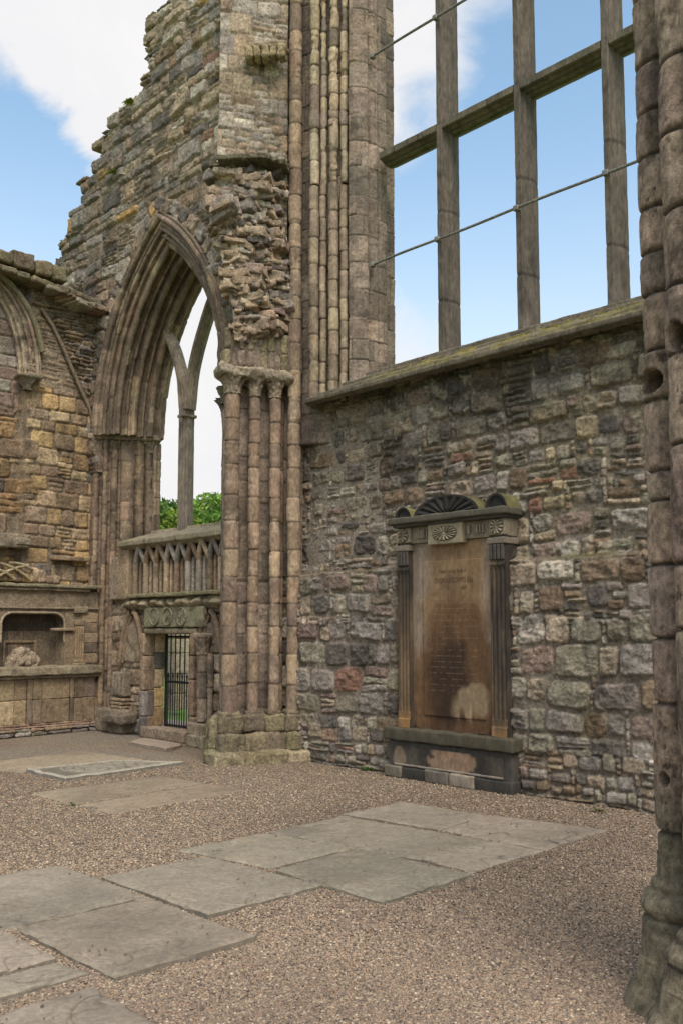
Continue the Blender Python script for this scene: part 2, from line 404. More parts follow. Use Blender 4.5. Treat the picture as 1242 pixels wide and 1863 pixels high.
def inpoly(x, y, poly):
    poly = A(poly); r = np.zeros(np.shape(x), bool); j = len(poly)-1
    for i in range(len(poly)):
        xi, yi = poly[i]; xj, yj = poly[j]
        if yi != yj: r ^= ((yi > y) != (yj > y)) & (x < (xj-xi)*(y-yi)/(yj-yi)+xi)
        j = i
    return r

#@@SETTING
# ================================================================ ground
lawn = MB(); g = 60
xs = np.concatenate([[-400, -200, -100], np.linspace(-60, 40, 90), [100, 200]]); ys = np.concatenate([[-200, -60], np.linspace(-20, 60, 90), [100, 200, 400]])
X, Y = np.meshgrid(xs, ys, indexing='ij'); P = st3(X, Y)
lawn.grid(np.stack([X, Y, -.06+.05*fbm(P, .15, 2, 3)-.05], -1), A([.1, .2, .05]))
o = lawn.build('lawn', M_LAWN); o['kind'] = 'structure'
pa = MB(); X, Y = np.meshgrid(np.linspace(-30, -6, 60), np.linspace(8.9, 10.0, 20), indexing='ij')
pa.grid(np.stack([X, Y, .0+.012*fbm(st3(X, Y), 2, 2, 2)], -1), A([.4, .3, .25])); o = pa.build('path', M_PATH); o['kind'] = 'structure'
gr = MB(); X, Y = np.meshgrid(np.arange(-15.5, 7, .05), np.arange(-6, 9.35, .05), indexing='ij'); P = st3(X, Y)
Zg = lambda P: .012*fbm(P, .9, 3, 31)+.006*fbm(P, 5, 3, 33)
tint = .96+.30*fbm(P, .5, 5, 8)+.14*fbm(P, 3, 3, 18)
damp = sstep(7.3, 8.15, Y)*sstep(-.2, .5, fbm(P, 1.6, 3, 7))*.5*(X < -4.2)
near = sstep(-9, -2, X)          # greyer pinkish gravel near, tan farther off
Ct = np.stack([tint*(1.12-.05*near), tint*(1.02-.05*near)*(1+.04*damp), tint*(.88-.03*near)*(1-.25*damp)], -1)*(1-.3*damp[..., None])
gr.grid(np.stack([X, Y, Zg(P)], -1), Ct); o = gr.build('gravel', M_GRAV); o['kind'] = 'structure'

# ---------------------------------------------------------------- flagstones
FL = [  # photo outline of each stone (on the ground plane), label
 ([(622, 1480), (727, 1458), (882, 1482), (799, 1507)], 'grey flagstone nearest the dark wall memorial, far corner of the paved row'),
 ([(801, 1507), (884, 1482), (1106, 1509), (990, 1544)], 'long grey flagstone whose sharp tip points at the round foreground pier'),
 ([(487, 1512), (620, 1481), (897, 1528), (763, 1564)], 'wide grey flagstone in the middle of the row below the memorial'),
 ([(766, 1564), (900, 1529), (987, 1545), (858, 1585)], 'small narrow flagstone strewn with dark pebbles on the right edge of the paving'),
 ([(322, 1542), (485, 1514), (641, 1543), (492, 1578)], 'grey flagstone with a notched corner on the far side of the paved row'),
 ([(503, 1580), (645, 1543), (856, 1587), (695, 1637)], 'flagstone with curved scratches and a raised front corner standing out into the gravel'),
 ([(186, 1593), (372, 1555), (586, 1608), (377, 1663)], 'large flagstone with flaking front edge between the notched one and the broad left ones'),
 ([(-110, 1610), (110, 1574), (262, 1627), (15, 1685)], 'cracked flagstone cut by the left picture edge, far one of the left cluster'),
 ([(27, 1684), (268, 1629), (468, 1701), (209, 1773)], 'largest square flagstone lying in the left foreground'),
 ([(-230, 1730), (0, 1683), (106, 1740), (-100, 1792)], 'broken-edged flagstone at the left picture edge with a curved flaked rim'),
 ([(-100, 1796), (108, 1744), (164, 1766), (-100, 1840)], 'narrow strip of flagstone at the left edge below the flaked one'),
 ([(-100, 1872), (172, 1793), (345, 1890), (80, 1990)], 'flagstone cut by the bottom picture edge, nearest to the viewer'),
 ([(56, 1444), (296, 1410), (372, 1424), (137, 1463)], 'far half of the pair of sunken tan flagstones alone in the gravel'),
 ([(139, 1464), (374, 1425), (450, 1437), (200, 1481)], 'near half of the pair of sunken tan flagstones alone in the gravel'),
 ([(-80, 1394), (150, 1366), (262, 1381), (40, 1405)], 'worn tan flagstone lying flat before the wall tomb'),
]
polys = []
def flag(q, label, top, th_=.05, col=(.215, .195, .16), seed=0, name='flagstone', group='flagstones set in the gravel', carve=None):
    pts = A([at(x, y, Z=top)[:2] for x, y in q]); c = pts.mean(0); polys.append(pts)
    mb = MB(); n = 110; m = 110
    u, v = np.meshgrid(np.linspace(0, 1, n), np.linspace(0, 1, m), indexing='ij')
    B = ((1-u)*(1-v))[..., None]*pts[0]+(u*(1-v))[..., None]*pts[1]+(u*v)[..., None]*pts[2]+((1-u)*v)[..., None]*pts[3]
    P = np.concatenate([B, np.zeros((n, m, 1))], -1)+seed*1.7
    e = np.minimum(np.minimum(u, 1-u), np.minimum(v, 1-v))
    size = math.sqrt(np.linalg.norm(pts[1]-pts[0])*np.linalg.norm(pts[2]-pts[1])); ed = e*size
    rag = np.stack([fbm(P, 5, 4, 1), fbm(P, 5, 4, 2)], -1)*.022*np.exp(-ed/.10)[..., None]
    tone = A(col)*rs.uniform(.93, 1.07)*(1+.012*rs.randn(3))
    # cleaved layer: a slightly lower flake near some edges
    fl = sstep(.02, .05, fbm(P, 1.5, 4, 6)-.22+.25*np.exp(-ed/.12))
    ta, tb_ = rs.uniform(-.010, .010, 2); z = top + (u-.5)*ta+(v-.5)*tb_ + .005*fbm(P, 2.5, 4, 5) - .008*fl - .012*np.exp(-(ed/.012)**1.2)
    C = tone*(1+.16*fbm(P, 1.8, 5, 7)[..., None]+.08*fbm(P, 14, 3, 8)[..., None])
    ck = np.abs(fbm(P, .9, 4, 61)+.02); ck = np.exp(-(ck/.006)**2)*sstep(.0, .35, fbm(P, .8, 2, 62)); z = z-.006*ck; C = C*(1-.45*ck[..., None])
    lam = fl*(1-fl)*4; C = C*(1-.3*lam[..., None]); dmp = sstep(.05, .4, fbm(P, 1.1, 4, 64))[..., None]*.22; C = C*(1-dmp)
    if carve is not None: z, C = carve(u, v, z, C)
    V = np.concatenate([B+rag, z[..., None]], -1); mb.grid(V, C)
    # sides
    ring = np.concatenate([V[:, 0], V[-1, 1:], V[-2::-1, -1], V[0, -2:0:-1]])
    k = len(ring); dirn = ring[:, :2]-c; dirn /= np.linalg.norm(dirn, axis=1, keepdims=True)
    L = [ring]
    for t in (.35, .7, 1.):
        w = ring.copy(); w[:, 2] = top-.012-t*th_; w[:, :2] += dirn*(.006*fbm(ring+t*3, 12, 3, 4)[:, None]); L.append(w)
    mb.grid(np.stack(L, 1), tone*.8, cu=True)
    o = mb.build(name, M_SLAB, origin=(c[0], c[1], 0)); tag(o, label, 'flagstone', group); return o
tops = [.024, .022, .028, .022, .032, .044, .036, .034, .038, .036, .03, .034, .012, .012, .014]
for i, ((q, lab), tz) in enumerate(zip(FL, tops)):
    flag(q, lab, tz, seed=i+1, col=(.228, .195, .152) if i < 12 else (.245, .195, .14))
def carve_grave(u, v, z, C):
    r = np.hypot((u-.42)*1.9, v-.5); ring = np.abs(np.sin(r*26))*(r < .42)
    bord = (np.minimum(np.minimum(u, 1-u)*2.2, np.minimum(v, 1-v)) < .09)
    rel = np.where(bord, .02, np.where(r < .42, .012*ring, .010*(np.sin(u*60)*np.sin(v*34) > 0)*(u > .66)))
    w = np.clip(rel/.02, 0, 1)[..., None]
    return z+rel, A([.13, .115, .09])*(1-w)+A([.29, .26, .21])*w
flag([(48, 1402), (204, 1384), (335, 1386), (118, 1418)], 'carved grave slab with worn relief lying in the gravel before the tomb', .03, seed=40, name='grave_slab', group=None, carve=carve_grave)['category'] = 'grave slab'
flag([(233, 1349), (262, 1341), (333, 1352), (302, 1361)], 'low stone step slab on the gravel in front of the gated doorway', .06, th_=.06, seed=41, name='step_slab', group=None, col=(.26, .21, .16))['category'] = 'step'

#@@PIER
# ================================================================ clustered pier
pier = thing('clustered_pier', 'tall clustered pier of round stone shafts left of the memorial wall', 'pier', (-9.6, 7.75, 0))
def ray(px, Y): return A([xr(px)*Y, Y])
S_pos = [(ray(421, 7.36), .102), (ray(462, 7.66), .080), (ray(500, 7.92), .077), (ray(535, 8.14), .095)]
t_pos = [(ray(441, 7.60)+A([-.13, .04]), .036), (ray(481, 7.86)+A([-.13, .04]), .036), (ray(519, 8.06)+A([-.13, .04]), .034)]
joints0 = [.62]
while joints0[-1] < 12: joints0.append(joints0[-1]+rs.uniform(.27, .40))
zc = 4.86
for i, (p, r) in enumerate(S_pos):
    top = zc if i < 3 else 12.2
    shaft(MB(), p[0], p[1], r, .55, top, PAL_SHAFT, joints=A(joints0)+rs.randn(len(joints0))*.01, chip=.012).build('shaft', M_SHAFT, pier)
for p, r in t_pos:
    shaft(MB(), p[0], p[1], r, .55, zc if r > .035 else 12.2, [(c_, w_) if 0 else ((c_[0]*.65, c_[1]*.62, c_[2]*.6), w_) for c_, w_ in PAL_SHAFT], joints=joints0, nth=18).build('thin_shaft', M_SHAFT, pier)  # palette darkened to paint in the shade of the hollows between big shafts
# core behind the shafts
def wallstrip(mb, pts, z0, z1, pal, hc=(.27, .4), lw=(.25, .6), res=.02, h=(.006, .014), seed=0, mortar=(.12, .1, .08), dirt=None, kind='ash', face=.006, rnd=.1, bev=.012, bulge=None, sj=.002, mask=None, thin=.35, bad=0., hr=None, post=None, kn=3):
    pts = A(pts, float); sl = np.concatenate([[0], np.cumsum(np.linalg.norm(np.diff(pts, axis=0), axis=1))])
    F = Field(sl[-1], z1, res, mortar, warp=.006 if kind == 'ash' else .03, seed=seed, t0=z0, edge=.004 if kind == 'ash' else .008)
    if kind == 'ash': F.ashlar(sl[-1], z1, pal, hc, lw, h, t0=z0, rnd=rnd, bev=bev, face=face, sj=sj, bad=bad)
    else: F.rubble(sl[-1], z1, pal, hc, thin, h, t0=z0, face=face)
    X = np.interp(F.s, sl, pts[:, 0]); Y = np.interp(F.s, sl, pts[:, 1])
    d = np.gradient(np.stack([X[:, 0], Y[:, 0]], -1), axis=0); d /= np.linalg.norm(d, axis=1, keepdims=True)+1e-9
    nn = np.stack([d[:, 1], -d[:, 0]], -1)           # right-hand side of the path direction
    k = kn; nn = np.stack([np.convolve(np.pad(nn[:, i], k, 'edge'), np.ones(2*k+1)/(2*k+1), 'valid') for i in (0, 1)], -1)
    H = F.H if bulge is None else F.H+bulge(F.s/sl[-1], F.t, F)
    V = np.stack([X+nn[:, None, 0]*H, Y+nn[:, None, 1]*H, F.t], -1)
    C = F.C if dirt is None else dirt(F.C, V, F)
    if post is not None: V = post(V, F)
    mb.grid(V, C, mask=None if mask is None else mask(V, F)[:-1, :-1]); return mb
core = [(-10.88, 8.9), (-10.88, 8.06), (-9.99, 7.42), (-9.90, 7.43), (-9.79, 7.78), (-9.63, 8.14), (-9.50, 8.40)]
wallstrip(MB(), core, 0, 5.0, PAL_JAMB, seed=3, mortar=(.10, .085, .07)).build('pier_core', M_ASH, pier)
# socket cut in the pier
# plinth of two mossy tiers following the shafts
pl = MB(); nose = A([-9.66, 7.24]); back = A([-9.30, 8.18]); dirp = (back-nose)/np.linalg.norm(back-nose); angp = math.atan2(dirp[1], dirp[0]); outp = A([dirp[1], -dirp[0]])
for i, ((p, r), hl) in enumerate(zip(S_pos, (.155, .15, .14, .13))):
    for (z0, z1, ex) in ((.36, .60, .03), (.12, .37, .065)):
        c = p+outp*(ex-.05)
        pl.rbox((c[0], c[1], (z0+z1)/2), (hl+ex*.3, r+.04+ex*.5, (z1-z0)/2), .045, .04, .02, pick(PAL_GREEN), rz=angp+rs.randn()*.03, chip=.05)
    c = p-outp*.02; pl.rbox((c[0], c[1], .61), (r*1.25, r*1.25, .04), .035, .03, .01, pick(PAL_GREEN), rz=angp, chip=.02)
for k in range(4):
    c = nose+dirp*(.0+k*.30)+outp*.06; pl.rbox((c[0], c[1], .06), (.20, .20, .085), .04, .04, .022, pick(PAL_GREEN), rz=angp+rs.randn()*.06, chip=.05)
for (dx, dy, w, d, z0, z1) in ((-.16, -.02, .14, .13, 0, .17), (-.28, .12, .16, .14, 0, .36), (-.18, .1, .15, .16, .15, .58), (-.5, .33, .2, .16, 0, .5), (-.75, .52, .2, .18, 0, .4)):
    pl.rbox((nose[0]+dx, nose[1]+dy, (z0+z1)/2), (w, d, (z1-z0)/2), .05, .04, .025, pick(PAL_GREEN), rz=.6, chip=.05)
pl.build('plinth', M_RUB, pier, label='mossy green stepped stone base')
# capitals: bell of leaves + abacus per shaft
cap = MB()
def bell(mb, x, y, r, z0, z1, flare, col, lobes=9, amp=.22, seed=0, nth=54, res=.012):
    z = np.arange(z0, z1, res); an = np.linspace(0, 2*math.pi, nth, endpoint=False); AA, ZZ = np.meshgrid(an, z, indexing='ij'); t = (ZZ-z0)/(z1-z0)
    P = np.stack([np.cos(AA), np.sin(AA), ZZ*6], -1)+seed*7.1
    curl = np.maximum(0, np.cos(AA*lobes+seed))*sstep(.2, .8, t)*amp*r+.35*r*sstep(.6, .9, t)*np.maximum(0, vn(P, 3, 4))
    rr = r*(1.02+flare*t**1.8)+curl+.02*fbm(P, 4, 3, 5)+r*.12*np.exp(-((t-.03)/.04)**2)
    C = A(col)*(1+.25*fbm(P, 3, 4, 6)[..., None]); V = np.stack([x+np.cos(AA)*rr, y+np.sin(AA)*rr, ZZ], -1); mb.grid(V, C, cu=True)
    mb.add(np.vstack([V[:, -1], [[x, y, z[-1]]]]), [[i, (i+1) % nth, nth] for i in range(nth)], A(col))
for i, (p, r) in enumerate(S_pos[:3]):
    bell(cap, p[0], p[1], r, zc-.05, zc+.20, .75, (.25, .21, .155), seed=i)
    c = p+outp*.0; cap.rbox((c[0], c[1], zc+.24), (r+.13, r+.10, .085), .07, .03, .03, (.27, .235, .175), rz=angp, chip=.06)
bell(cap, -10.05, 7.52, .085, zc-.1, zc+.14, .8, (.18, .15, .12), seed=8)
bell(cap, -10.35, 7.75, .09, zc-.16, zc+.06, .8, (.16, .135, .11), seed=9)
cap.build('capital', M_RUB, pier, label='weathered leafy capital band over the front shafts')
sp = MB()
k = 0
for (p, r) in S_pos[:3]:
    for j in range(3):
        for (z0, z1, s_) in ((zc+.31, zc+.55, 0), (zc+.54, zc+.82, .0)):
            c = p+dirp*(j-1)*.095-outp*(.01+.03*(j % 2)+s_)
            sp.rbox((c[0], c[1], (z0+z1)/2), (.052, .13, (z1-z0)/2), .04, .03, .012, pick(PAL_GREEN if z0 > zc+.5 or rs.rand() < .4 else PAL_JAMB), rz=angp, chip=.04)
for d_ in (.15, .5, .85):
    c = nose+dirp*d_-outp*.22; sp.rbox((c[0], c[1], zc+.56), (.2, .2, .27), .03, .05, .012, pick(PAL_JAMB), rz=angp)
sp.build('springer', M_RUB, pier)

# ================================================================ ruined arch wall
YF = 7.9; XC = -12.35; ZS = 5.02; AH = 1.95; RH = 3.85; OFF = RH-AH
aw = thing('arch_wall', 'high ruined stone wall with stepped broken edge above the pointed arch', 'wall', (-12.35, 8.3, 0))
def arch_path(dr, n=90, z0=0., left=True, right=True, a_end=1.):
    """pointed arch (extrados radius RH-dr): left springing -> apex -> right springing"""
    R = RH-dr; phi = math.acos(OFF/R); t = np.linspace(0, phi, n)
    Lx = XC+OFF-R*np.cos(t); Lz = ZS+R*np.sin(t); Lr = np.stack([-np.cos(t), 0*t, np.sin(t)], -1)
    Rx = XC-OFF+R*np.cos(t[::-1]); Rz = ZS+R*np.sin(t[::-1]); Rr = np.stack([np.cos(t[::-1]), 0*t, np.sin(t[::-1])], -1)
    return (np.stack([Lx, 0*t+YF, Lz], -1), Lr), (np.stack([Rx, 0*t+YF, Rz], -1), Rr)
def arch_half(dr, x, z):
    return np.where(x < XC, np.hypot(x-(XC+OFF), z-ZS), np.hypot(x-(XC-OFF), z-ZS)) < RH-dr
edge_px = [(275, -60), (275, 88), (268, 110), (262, 140), (246, 168), (243, 178), (222, 178), (218, 205), (196, 208), (192, 240), (178, 255), (176, 290), (168, 300), (168, 318), (150, 326), (150, 352), (143, 366), (134, 384), (122, 392), (122, 416), (114, 428), (112, 446), (104, 470), (103, 500), (90, 620), (90, 1000)]
edge = [at(x, y, Y=YF)[[0, 2]] for x, y in edge_px]
zt = 11.9; XL, XR = -16.0, -9.9
F = Field(XR-XL, zt, .016, (.27, .225, .165), warp=.06, seed=5, t0=4.4, edge=.016)
F.ashlar(XR-XL, zt, PAL_FACE, (.13, .36), (.16, .66), (.01, .08), t0=4.4, gap=.016, rnd=.3, bev=.035, face=.020, bad=.30, sj=.05)
# voussoir-like stones round the hood
for sgn in (-1, 1):
    ph = .12
    while ph < math.acos(OFF/RH)-.02:
        rr_ = RH+.12+rs.uniform(0, .05); w = rs.uniform(.045, .085)
        cx_ = (XC-sgn*OFF)+sgn*rr_*math.cos(ph+w/2); cz_ = ZS+rr_*math.sin(ph+w/2)
        F.stamp(cx_-XL, cz_, .13, w*RH/2*.9, rs.uniform(.05, .08), pick(PAL_FACE), .35, math.atan2(math.sin(ph+w/2), sgn*math.cos(ph+w/2)), .03, .014)
        ph += w
Xw = XL+F.s; V = np.stack([Xw, YF-F.H, F.t], -1)
cen = A(F.c+[(0, 0)]); poly = edge+[A([-16.5, 4.]), A([-9.0, 4.]), A([-9.0, 12.5])]
okst = inpoly(cen[:, 0]+XL, cen[:, 1], poly)
keep = np.where(F.ID >= 0, okst[F.ID], inpoly(Xw, F.t, [(p[0]+.12, p[1]-.1) for p in poly]))
keep &= ~arch_half(.04, Xw, F.t) | (F.t < ZS-.05)
keep &= ~((F.t < ZS) & (np.abs(Xw-XC) < AH))
keep &= ~((F.t < ZS+.0) & (Xw > XC))
C = F.C; Pn = V
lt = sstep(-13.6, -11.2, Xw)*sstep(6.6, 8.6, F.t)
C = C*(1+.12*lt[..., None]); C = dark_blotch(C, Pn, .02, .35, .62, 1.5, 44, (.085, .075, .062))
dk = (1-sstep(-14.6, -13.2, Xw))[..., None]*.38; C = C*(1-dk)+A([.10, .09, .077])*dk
rose = sstep(.2, .45, fbm(Pn, 1.1, 3, 61))[..., None]*.5*(F.t < 9)[..., None]; C = C*(1-rose)+C*A([1.1, .9, .82])*rose
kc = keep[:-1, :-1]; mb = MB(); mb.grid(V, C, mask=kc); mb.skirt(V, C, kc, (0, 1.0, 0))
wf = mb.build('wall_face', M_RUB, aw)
# hood and moulded orders
hp = np.concatenate([[(.03, .10)], rolls([(.05, 0), .09, -.03, .05, (.02, 0)], (0.02, -.09), (-.20, .02), 1.1)])
mould = [.14, -.10, .07, -.06, .16, -.10, .07, -.07, .15, -.08, (.04, 0), .08, (.05, 0)]
def dirt_arch(C, P):
    return dark_blotch(C, P*A([1, 1, .7]), .0, .4, .55, 1.8, 77, (.075, .062, .05))
hood = MB(); orders = MB()
p0, p1 = (-.18, .0), (-.62, .94)
prof = np.concatenate([rolls([(.02, 0), .12, -.08, .10, -.05], p0, (-.37, .13), 1.4), rolls(mould, (-.37, .13), p1, 1.55)]); prof = np.concatenate([prof, [[-.60, .99], [-.40, 1.06], [0, 1.1]]])
PAL_ARCH = [((.20, .158, .122), 4), ((.24, .19, .14), 3), ((.165, .13, .10), 2), ((.31, .25, .17), 1.4), ((.20, .145, .11), 1)]
for pth, fr in arch_path(0):
    sweep(hood, pth, fr, hp, PAL_ARCH+[(YEL, .3)], .34, .6, .01, groove=.012, dirt=dirt_arch)
    sweep(orders, pth, fr, prof, PAL_ARCH, .34, .17, .012, groove=.009, dirt=dirt_arch)
hood.build('hood_mould', M_ASH, aw); orders.build('arch_moulding', M_SHAFT, aw)
# left jamb: three shafts then a flat splay
jl = MB()
jp = np.concatenate([[[.55, .02], [.14, .02]], rolls([.13, -.06, .11, -.06, .13, -.05], (.12, .02), (-.22, .36), 1.35), rolls([(.12, .0), (.01, .03), (.10, .03), (.01, 0), (.09, .0), .05, (.02, 0)], (-.26, .36), (-.53, .93), 1.), [[-.51, .98], [-.3, 1.04], [.1, 1.1]]])
zz = np.arange(0, ZS-.06, .02); path = np.stack([0*zz+XC-AH, 0*zz+YF, zz], -1); fr = np.tile(A([-1., 0, 0]), (len(zz), 1))
def dirt_j(C, P): return dark_blotch(C, P*A([1, 1, .6]), .0, .4, .6, 2., 79, (.08, .066, .052))
sweep(jl, path, fr, jp, PAL_SHAFT, .33, .13, .012, groove=.010, dirt=dirt_j)
jl.build('jamb_shafts', M_SHAFT, aw)
# jamb capital
jc = MB()
for t in np.linspace(.0, .88, 10):
    c = A([.06, .03])*(1-t)+A([-.56, .95])*t; x_ = XC-AH-c[0]-.03; y_ = YF+c[1]
    jc.rbox((x_-.02, y_+.03, ZS+.0), (.17, .13, .05), .03, .03, .014, pick(PAL_JAMB), rz=-.55, chip=.03)
    if t > .45 and t < .8: jc.rbox((x_-.0, y_, ZS-.06), (.07, .08, .05), .03, .03, .01, pick(PAL_JAMB), chip=.02); continue
    bell(jc, x_-.02, y_-.01, .055, ZS-.26, ZS-.06, .9, (.20, .165, .13), lobes=5, amp=.5, seed=t*9)
    jc.rbox((x_-.02, y_, ZS-.035), (.10, .085, .045), .035, .03, .012, pick(PAL_JAMB), chip=.03)
jc.build('jamb_capital', M_RUB, aw)
# springer shelf at the left corner (broken courses over the capital)
# tracery: central mullion forking into two branches
tr = thing('tracery', 'Y-shaped stone window tracery standing alone in the pointed arch opening', 'tracery', (-12.45, 8.66, 3.2))
YT = 8.66; mx = at(339, 800, Y=YT)[0]
def bar_sect(mb, path, w, d, col, side=A([0, 1., 0]), ch=.55):
    path = A(path, float); T = np.gradient(path, axis=0); T /= np.linalg.norm(T, axis=1, keepdims=True); n_ = np.cross(T, side)
    hf = [(w*.40, -d), (w*.52, -d*.90), (w*.50, -d*.74), (w*.78, -d*.52), (w*.80, -d*.34), (w, -d*.22), (w, d*.02), (w*.86, d*.06), (w, d*.12), (w, d*.3), (w*.45, d)]; pf = A([(-x, y) for x, y in hf[::-1]]+hf+[(-hf[-1][0], hf[-1][1])])
    q = []
    for i in range(len(pf)-1):
        for t in np.linspace(0, 1, 4, endpoint=False): q.append(pf[i]*(1-t)+pf[i+1]*t)
    q.append(pf[0]); q = A(q)
    V = path[:, None]+n_[:, None]*q[None, :, :1]+side*q[None, :, 1:]
    V = V + .004*np.stack([fbm(V, 9, 3, 2), fbm(V, 9, 3, 3), 0*V[..., 0]], -1)
    sl = np.concatenate([[0], np.cumsum(np.linalg.norm(np.diff(path, axis=0), axis=1))]); J = np.arange(.7, sl[-1], 1.15)
    C = A(col)*(1+.16*fbm(V*A([1, 1, .4]), 4, 4, 4)[..., None])
    C = dark_blotch(C, V*A([1, 1, .35]), .05, .45, .5, 3., 15, (.075, .07, .058))
    if len(J):
        d_ = np.min(np.abs(sl[:, None]-J[None]), axis=1); g_ = np.exp(-(d_/.012)**2)[:, None, None]; C = C*(1-.55*g_)
        V = V - g_*.006*(n_[:, None]*q[None, :, :1]/w+side*q[None, :, 1:]/d)
    mb.grid(V, C); 
    for e in (0, -1): mb.add(np.vstack([V[e], V[e].mean(0)]), [[i, i+1, len(q)] for i in range(len(q)-1)], A(col))
    return mb
zf = at(341, 730, Y=YT)[2]
bar_sect(MB(), [(mx, YT, z) for z in np.arange(3.2, zf, .04)], .088, .13, (.19, .165, .135)).build('mullion', M_TRAC, tr, smooth=False)
def px_curve(pp, n=26):
    p = A([at(x, y, Y=YT) for x, y in pp]); k = len(p); t = np.linspace(0, k-1, n)
    # Catmull-Rom
    out = []
    for u in t:
        i = min(int(u), k-2); w = u-i; a, b, c, d = p[max(i-1, 0)], p[i], p[i+1], p[min(i+2, k-1)]
        out.append(.5*((2*b)+(c-a)*w+(2*a-5*b+4*c-d)*w*w+(3*b-a-3*c+d)*w**3))
    return A(out)
bar_sect(MB(), px_curve([(337, 745), (333, 690), (324, 650), (311, 615), (296, 588)]), .066, .11, (.235, .20, .155)).build('tracery_branch', M_TRAC, tr, False, label='broken left branch ending short in the air')
bar_sect(MB(), px_curve([(345, 745), (350, 690), (360, 640), (374, 590), (392, 535), (405, 505)]), .07, .11, (.215, .18, .14)).build('tracery_branch', M_TRAC, tr, False)
q = at(341, 758, Y=YT) 
MB().rbox((q[0], YT, q[2]), (.097, .135, .028), .02, .02, .008, (.18, .155, .12), chip=.02).build('mullion_cap', M_TRAC, tr)
# vault stump: rubble mass between arch and shafts
Lz = [(5.55, 418), (5.9, 414), (6.4, 404), (6.9, 392), (7.3, 379), (7.75, 381), (8.1, 387), (9., 390), (12.2, 392)]
vs = MB(); res = .018; Sx = 1.5
F = Field(Sx, 12.1, res, (.25, .21, .155), warp=.04, seed=9, t0=5.5, edge=.012)
PAL_ST = [(GREY, 2.5), (BUFF, 4), (WARM, 4), (DARK, .9), (PINK, 1.2), (PALE, 1)]
def rag(s, t): return t < 7.95+.25*(1-abs(s/Sx-.6)*2)
t = 5.5
while t < 8.1:       # protruding rubble of the vault springing
    c = rs.uniform(.06, .20); s = -rs.rand()*.15
    while s < Sx:
        w = rs.uniform(.14, .50)
        F.stamp(s+w/2, t+c/2, w/2, c/2, rs.uniform(.0, .03), pick(PAL_ST, .2), .3, rs.randn()*.1, .012, .03)
        s += w
    t += c*.92
F.ashlar(Sx, 12.1, [(BUFF, 3), (PALE, 5), (WARM, 2), (GREY, 1)], (.2, .36), (.25, .6), (.02, .055), t0=8.02, gap=.012, rnd=.25, bev=.03, face=.014, bad=.28, sj=.02)
u = F.s/Sx; LP = np.interp(F.t, [a for a, b in Lz], [b for a, b in Lz]); ratio = np.interp(LP, np.arange(360, 460), [xr(q) for q in range(360, 460)])
YA = 7.28; Ax, Ay = ratio*YA, YA+0*LP; Bx, By = -9.50, 8.10
dx, dy = Bx-Ax, By-Ay; l = np.hypot(dx, dy); nx, ny = dy/l, -dx/l
low = 1-sstep(7.7, 8.25, F.t+.1*F.n3)
bul = low*(.05+.22*np.sin(np.clip(u*1.1, 0, 1)*math.pi)**.8*sstep(5.5, 7.6, F.t)+.10*fbm(F.P, 2.2, 3, 71)+.05*fbm(F.P, 7, 3, 72))
ledge = np.exp(-((F.t-7.98-.10*u)/.06)**2)*.16*sstep(.05, .2, u)
stub = np.exp(-((F.t-7.32)/.10)**4)*np.exp(-((u-.12)/.14)**4)*.26
H = F.H*(.6+.6*low)+bul+ledge+stub
V = np.stack([Ax+dx*u+nx*H, Ay+dy*u+ny*H, F.t], -1)
C = dark_blotch(F.C, V, .1, .45, .5, 2., 90, (.10, .088, .07)); lg = np.clip(ledge/.12+stub/.2, 0, 1)[..., None]*.6; C = C*(1-lg)+A([.10, .095, .065])*lg
vs.grid(V, C)
for q_ in range(260):
    z_ = rs.uniform(5.62, 7.98); u_ = rs.uniform(.04, .93); i_, j_ = int(u_*(V.shape[0]-1)), int((z_-5.5)/res); j_ = min(j_, V.shape[1]-1); p_ = V[i_, j_]; big = rs.rand() < .25
    hx_ = rs.uniform(.12, .22) if big else rs.uniform(.05, .14)
    vs.rbox((p_[0]-nx[i_, j_]*.02, p_[1]-ny[i_, j_]*.02, p_[2]), (hx_, rs.uniform(.05, .12), hx_*rs.uniform(.20, .42)), .018, .03, .02, pick(PAL_ST, .22), rz=math.atan2(.84, 1.1)+rs.randn()*.35, tilt=(rs.randn()*.16, -.15+rs.randn()*.2), chip=.05, ns=14.)
for q_ in range(9):
    i_ = int((.08+.1*q_)*(V.shape[0]-1)); p_ = V[i_, int((7.98+.06*q_/9-5.5)/res)]; vs.rbox((p_[0], p_[1], p_[2]+.02), (.12, .15, .035), .012, .03, .012, (.115, .105, .07), rz=.65+rs.randn()*.1, tilt=(0, -.15), chip=.05, ns=14.)
side = V[0][None]+A([-.72, .80, 0])*np.linspace(0, 1.1, 12)[:, None, None]; side = side + .03*np.stack([fbm(side, 6, 3, 4), fbm(side, 6, 3, 5), 0*side[..., 0]], -1)*np.linspace(0, 1, 12)[:, None, None]
vs.grid(side, np.tile(C[0][None], (12, 1, 1)))
bt = V[:, 0]; vs.grid(np.stack([bt, bt+A([-.3, .3, 0])], 0), np.stack([C[:, 0]]*2, 0))
vs.build('vault_stump', M_RUB, aw, label='rough projecting stump of broken vault rubble under pale blocks')
cb = MB(); q = at(484, 98, Y=7.72)
for i in range(5):
    tt = (i-2)*.115; cb.rbox((q[0]+tt*.76-.0, q[1]+tt*.65, q[2]), (.058, .11, .105-.01*(i % 2)), .045, .02, .02, (.30, .25, .155), rz=.72, chip=.05)
cb.rbox((q[0], q[1]+.03, q[2]+.09), (.29, .12, .045), .035, .03, .015, (.25, .215, .14), rz=.72, chip=.05)
cb.build('corbel', M_RUB, aw)

